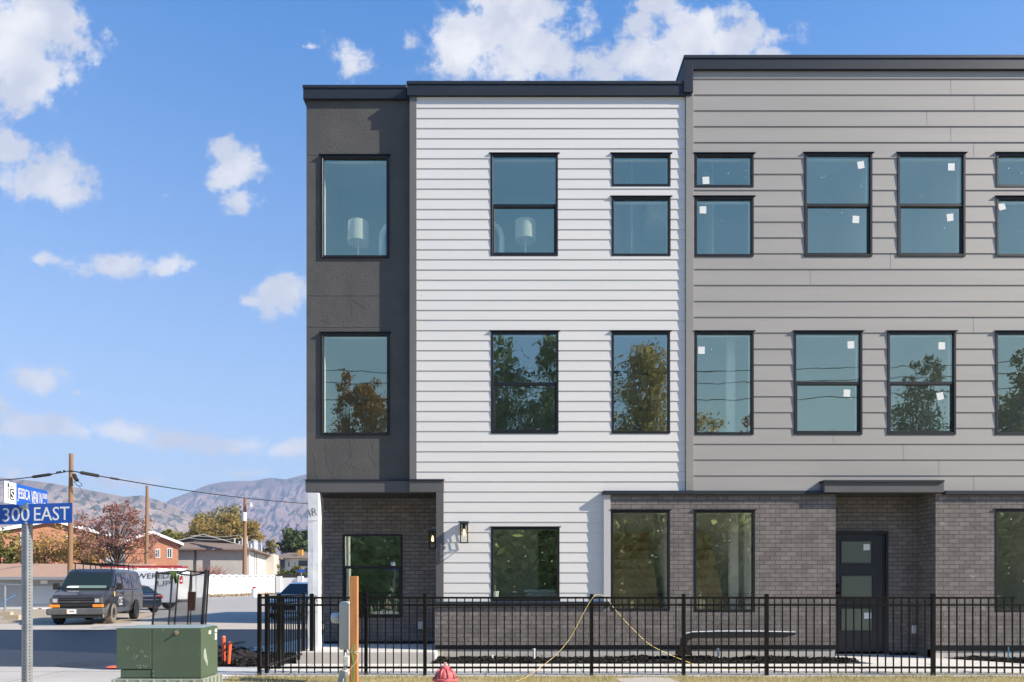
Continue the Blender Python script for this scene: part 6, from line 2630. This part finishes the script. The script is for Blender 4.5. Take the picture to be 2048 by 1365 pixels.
BARK = mat('bark', (.11, .08, .06), .95, var=(.07, .05, .04), vscale=6)
LM = {
    'olive': leaf_mat('olive_leaves', [(0.085, 0.102, 0.034), (0.170, 0.170, 0.051), (0.289, 0.255, 0.085), (0.119, 0.136, 0.043)]),
    'tan': leaf_mat('tan_leaves', [(0.351, 0.203, 0.081), (0.540, 0.338, 0.135), (0.270, 0.176, 0.081), (0.459, 0.351, 0.121)]),
    'purple': leaf_mat('purple_brown_leaves', [(0.280, 0.123, 0.105), (0.385, 0.210, 0.175), (0.193, 0.096, 0.079), (0.490, 0.315, 0.228)]),
    'gold': leaf_mat('gold_leaves', [(.36, .26, .09), (.46, .36, .14), (.27, .24, .08), (.44, .26, .08)], .5),
    'dome': leaf_mat('dull_green_leaves', [(0.204, 0.187, 0.076), (0.306, 0.272, 0.119), (0.255, 0.204, 0.085)]),
    'pine': leaf_mat('pine_needles', [(0.053, 0.083, 0.038), (0.090, 0.120, 0.053), (0.135, 0.165, 0.075)], .1),
    'green': leaf_mat('green_leaves', [(.085, .12, .04), (.13, .17, .055), (.20, .23, .085)], .5),
    'rust': leaf_mat('rust_leaves', [(0.338, 0.117, 0.052), (0.208, 0.156, 0.052), (0.416, 0.195, 0.065), (0.130, 0.130, 0.039)]),
    'hedge': leaf_mat('hedge_leaves', [(.42, .52, .23), (.52, .60, .28), (.58, .60, .30), (.46, .53, .24)], .6),
    'twig': leaf_mat('red_twigs', [(0.288, 0.132, 0.108), (0.384, 0.204, 0.156)], 0),
}
def cr(px, py, rx, ry, Y, dy=None):
    s = Y / F
    return (PX(px, Y), PZ(py, Y), rx * s, ry * s, dy if dy else rx * s)


tree('shrub_tree', 'olive tree beside the brick house behind the street sign', 'tree', PX(10, 62), 62, -.1, [cr(5, 1090, 30, 38, 62), cr(-30, 1080, 30, 40, 62), cr(20, 1115, 25, 16, 62)], 2600, .16, LM['olive'], BARK, 1, group='trees behind the garage')
tree('bare_tree', 'thin tan autumn tree in front of the first brick house wall', 'tree', PX(90, 58), 58, -.1, [cr(75, 1100, 34, 36, 58), cr(105, 1092, 34, 38, 58), cr(130, 1108, 30, 24, 58), cr(50, 1112, 26, 20, 58)], 3000, .11, LM['tan'], BARK, 2, .10, group='trees behind the garage', clumps=60)
tree('autumn_tree', 'tan autumn tree close beside the tallest utility pole', 'tree', PX(170, 60), 60, -.1, [cr(172, 1100, 30, 32, 60), cr(155, 1115, 24, 16, 60), cr(195, 1112, 24, 18, 60)], 2600, .12, LM['tan'], BARK, 3, .10, group='trees behind the garage')
tree('purple_tree', 'broad purple-brown tree behind the black van', 'tree', PX(232, 56), 56, -.1, [cr(225, 1060, 70, 48, 56), cr(245, 1030, 44, 28, 56), cr(265, 1095, 50, 38, 56), cr(200, 1095, 48, 34, 56), cr(178, 1058, 36, 26, 56), cr(285, 1075, 30, 26, 56)], 5600, .095, LM['purple'], BARK, 4, .16, group='trees behind the garage', clumps=170, clump_r=.14)
tree('gold_tree', 'wide gold autumn tree behind the apartment roof', 'tree', PX(440, 142), 142, -.1, [cr(440, 1062, 60, 28, 142), cr(395, 1066, 34, 24, 142), cr(490, 1068, 32, 26, 142), cr(358, 1076, 32, 18, 142)], 6500, .34, LM['gold'], BARK, 5, .5, clumps=110, clump_r=.2)
tree('dome_tree', 'round dull green tree crown above the gold tree', 'tree', PX(443, 160), 160, -.1, [cr(443, 1040, 44, 30, 160), cr(418, 1050, 32, 24, 160), cr(468, 1052, 26, 22, 160)], 4200, .36, LM['dome'], BARK, 6, .5, clumps=70, clump_r=.2)
tree('olive_tree', 'small olive tree between the second brick house and the gold tree', 'tree', PX(345, 120), 120, -.1, [cr(342, 1074, 20, 12, 120), cr(360, 1080, 16, 10, 120)], 900, .28, LM['olive'], BARK, 7, .3)
tree('pine_tree', 'large dark pine beside the wrapped porch post', 'tree', PX(590, 165), 165, -.1, [cr(585, 1083, 26, 26, 165), cr(572, 1092, 18, 16, 165), cr(608, 1085, 18, 22, 165), cr(588, 1068, 13, 14, 165)], 4200, .32, LM['pine'], BARK, 8, .6, clumps=120, clump_r=.17)
tree('olive_tree', 'pale olive tree close beside the dark pine', 'tree', PX(545, 160), 160, -.1, [cr(545, 1092, 10, 14, 160), cr(535, 1100, 12, 8, 160)], 600, .3, LM['dome'], BARK, 9, .3)
for (px, py, rx, ry, m_, lbl) in ((528, 1143, 16, 12, 'green', 'green shrub against the white apartment side wall'), (552, 1140, 10, 16, 'olive', 'olive columnar shrub by the apartment recess'), (577, 1145, 14, 10, 'green', 'low green shrub below the second apartment'), (595, 1143, 9, 14, 'olive', 'olive shrub beside the tiny far street sign'), (612, 1147, 10, 10, 'green', 'green shrub half hidden by the wrapped post'), (508, 1148, 10, 7, 'dome', 'pale low shrub at the foot of the pole with the transformer can')):
    tree('shrub', lbl, 'shrub', PX(px, 122), 122, -.1, [cr(px, py, rx, ry, 122), cr(px, 1158, rx * .8, 14, 122)], 700, .2, LM[m_], BARK, px, .08, 'shrubs by the apartment blocks', clumps=30, clump_r=.25)
# red twig bush in front of the grey apartment wall
t = thing('twig_bush', 'leafless reddish twig bush above the white block wall', 'shrub', (PX(425, 94), 94, -.1))
b = MB()
r_ = random.Random(77)
for k in range(150):
    c = Vector((PX(420 + r_.gauss(0, 12), 94), 94 + r_.gauss(0, .4), 1.0))
    e = P(423 + r_.gauss(0, 19), 1140 + r_.uniform(-10, 10), 94)
    b.tube([c, c.lerp(e, .6) + Vector((r_.uniform(-.2, .2), 0, .3)), e], .035, 4, .012)
b.build('twigs', LM['twig'], t)

# trees and bushes across the street, behind the camera: what the window glass mirrors
def mt_(px, py):                       # where a mirrored thing stands that shows at this pixel in the glass
    Yb = -15.0
    d = YW + YW + 15.0
    return ((px - 1024) / F * d, EYE + (HOR - py) / F * d)


def mcr(px, py, rx, ry):
    x, z = mt_(px, py)
    s = 40.2 / F
    return (x, z, rx * s, ry * s, rx * s)


def mtree(name, lbl, px, crowns, n, size, m_, seed, clumps=90, tr_=.2, clump_r=.2, fill=.2):
    x, z = mt_(px, HOR)
    tree(name, lbl, 'tree', x, -15.0 + random.Random(seed).uniform(-.8, .8), -.1, [mcr(*c) for c in crowns], n, size, LM[m_], BARK, seed, tr_, 'street trees mirrored in the glass', clumps, fill, True, clump_r)


mtree('green_tree', 'tall leafy green tree mirrored under the forked sky gap in the white-sided middle window', 1005, [(1000, 770, 55, 70), (990, 900, 70, 90), (1000, 710, 24, 50)], 13000, .085, 'green', 31, 170)
mtree('green_tree', 'taller leafy green tree mirrored against the frame of the white-sided middle window', 1100, [(1110, 730, 40, 80), (1110, 860, 65, 90), (1060, 850, 40, 60), (1095, 690, 25, 35)], 14000, .085, 'green', 32, 170)
mtree('willow_tree', 'golden weeping tree mirrored in the tall middle window beside it', 1285, [(1285, 790, 62, 80), (1285, 910, 80, 90), (1290, 740, 40, 45)], 16000, .085, 'gold', 33, 190)
mtree('small_tree', 'small golden tree mirrored low in the first grey-sided middle window', 1415, [(1410, 890, 45, 55), (1420, 960, 60, 60)], 2600, .12, 'gold', 34, 60)
mtree('small_tree', 'purple-brown tree mirrored in a lower corner of the first grey-sided middle window', 1505, [(1510, 870, 24, 50), (1510, 960, 40, 60)], 1600, .11, 'purple', 35, 50)
mtree('pine_tree', 'open pine mirrored in the third grey-sided middle window', 1845, [(1845, 760, 32, 50), (1835, 830, 52, 50), (1850, 880, 55, 50), (1840, 940, 50, 60)], 10000, .085, 'pine', 36, 130, .22, .16)
mtree('pine_tree', 'pine mirrored in the middle window cut by the frame edge', 2060, [(2060, 770, 35, 70), (2055, 860, 50, 70)], 4500, .12, 'pine', 37, 90)
mtree('gold_bush', 'golden bush mirrored low in the middle window cut by the frame edge', 2010, [(2010, 860, 45, 60), (2030, 940, 70, 70)], 4000, .12, 'gold', 38, 80)
mtree('rust_tree', 'rust-topped narrow tree mirrored in the middle stucco window', 690, [(688, 800, 24, 55), (680, 870, 40, 45), (670, 940, 60, 50)], 7000, .085, 'rust', 39, 100)
mtree('rust_tree', 'broad rust-leaved tree mirrored in the middle stucco window', 750, [(735, 800, 26, 50), (755, 850, 50, 55), (740, 930, 70, 60)], 9000, .085, 'rust', 40, 130)
for i, px in enumerate((560, 700, 840, 960, 1060, 1170, 1290, 1410, 1540, 1680, 1830, 1980, 2120)):
    r_ = random.Random(50 + i)
    x, z = mt_(px, HOR)
    hgt = r_.uniform(6.2, 7.2) * (1 if px not in (1680,) else .9)
    tree('hedge_bush', 'dark leafy bush in the row across the street mirrored in the ground floor glass', 'bush', x, -13.2 + r_.uniform(-.5, .5), -.1,
         [(x, hgt * .5, 2.2, hgt * .5, 1.5), (x + r_.uniform(-1, 1), hgt * .72, 1.4, hgt * .28, 1.2), (x, 1.0, 2.3, 1.2, 1.5)], 5000, .27, LM['hedge'], BARK, 60 + i, .1, 'bushes mirrored in the ground floor glass', 55, .2, False, .28)
# overhead wires across the street
b = MB()
for z, sg_ in ((11.6, .5), (12.3, .45), (13.0, .5)):
    b.tube(sag(Vector((-26, -9, z)), Vector((34, -9, z + .2)), sg_ * 2.2, 30), .022, 5)
tag(b.build('overhead_wires', TYRE), 'three sagging overhead wires mirrored in the middle floor glass', 'wire')

# ------------------------------------------------------------------ mountains and air
def ridge(name, prof, Yr, depth, seed, m, rough=1.0):
    r0 = prof[0][0]
    r1 = prof[-1][0]
    nx, nt = 340, 90
    b = MB()
    def top(px):
        for (a, ya), (c, yc) in zip(prof[:-1], prof[1:]):
            if a <= px <= c:
                t = (px - a) / (c - a)
                return ya + (yc - ya) * t
        return prof[-1][1]
    for j in range(nt + 1):
        t = j / nt
        for i in range(nx + 1):
            px = r0 + (r1 - r0) * i / nx
            H = max(5, PZ(top(px), Yr))
            x = PX(px, Yr)
            n1 = noise.fractal(Vector((x * .0035 + seed, t * 1.3 + seed, 0)), .9, 2.1, 6)
            rg = 1 - abs(noise.fractal(Vector((x * .005 + n1 * .5, t * 2.6, seed)), .8, 2.2, 5)) * 1.9
            g2 = 1 - abs(noise.fractal(Vector((x * .018 + n1 * 1.2, t * 7, seed + 5)), .8, 2.2, 4)) * 1.9
            env = math.sin(math.pi * min(1, t)) ** .8
            z = H * (t ** 1.05) * (1 - env * (.50 * (1 - rg) * .5 + .30 * (1 - g2) * .5 + .14 * (1 - n1)) * rough)
            if t > .97:
                z = H + H * .006 * n1
            y = Yr - depth * (1 - t) + depth * .05 * n1 * env
            b.v.append((x, y, z - 3 * (1 - t)))
    for j in range(nt):
        for i in range(nx):
            a = j * (nx + 1) + i
            b.f.append([a, a + 1, a + nx + 2, a + nx + 1])
            b.mi.append(0)
    o = b.build(name, m, smooth=False)
    o['kind'] = 'structure'
    return o


HILL1 = mat('dry_hill', (.29, .225, .18), .95, var=(.20, .155, .13), vscale=.011, vdetail=9, speck=((.06, .065, .05), .03, .55))
HILL2 = mat('brown_mountain', (.21, .15, .145), .95, var=(.14, .105, .105), vscale=.006, vdetail=9, speck=((.04, .045, .045), .016, .56))
ridge('hills', [(-700, 960), (-400, 945), (-200, 935), (-60, 948), (0, 957), (90, 966), (150, 976), (210, 987), (255, 996), (290, 993), (330, 1006), (360, 1018), (400, 1042), (450, 1072), (520, 1108), (600, 1140), (700, 1160)], 2600, 1100, 3.3, HILL1, .8)
ridge('mountains', [(120, 1120), (230, 1075), (300, 1035), (345, 1001), (375, 990), (420, 972), (450, 966), (480, 964), (510, 964), (545, 958), (575, 961), (612, 951), (660, 940), (760, 925), (900, 950), (1100, 990), (1300, 1060)], 4300, 1500, 8.1, HILL2, .7)
b = MB()
b.box(-6200, 6200, -400, 5200, -1.2, 780)
hz_m = bpy.data.materials.new('haze_air')
hz_m.use_nodes = True
nt = hz_m.node_tree
nt.nodes.clear()
out = nt.nodes.new('ShaderNodeOutputMaterial')
pv = nt.nodes.new('ShaderNodeVolumePrincipled')
pv.inputs['Color'].default_value = (.52, .68, .98, 1)
pv.inputs['Density'].default_value = .00016
nt.links.new(pv.outputs[0], out.inputs['Volume'])
hz = b.build('haze', hz_m)
hz['kind'] = 'stuff'
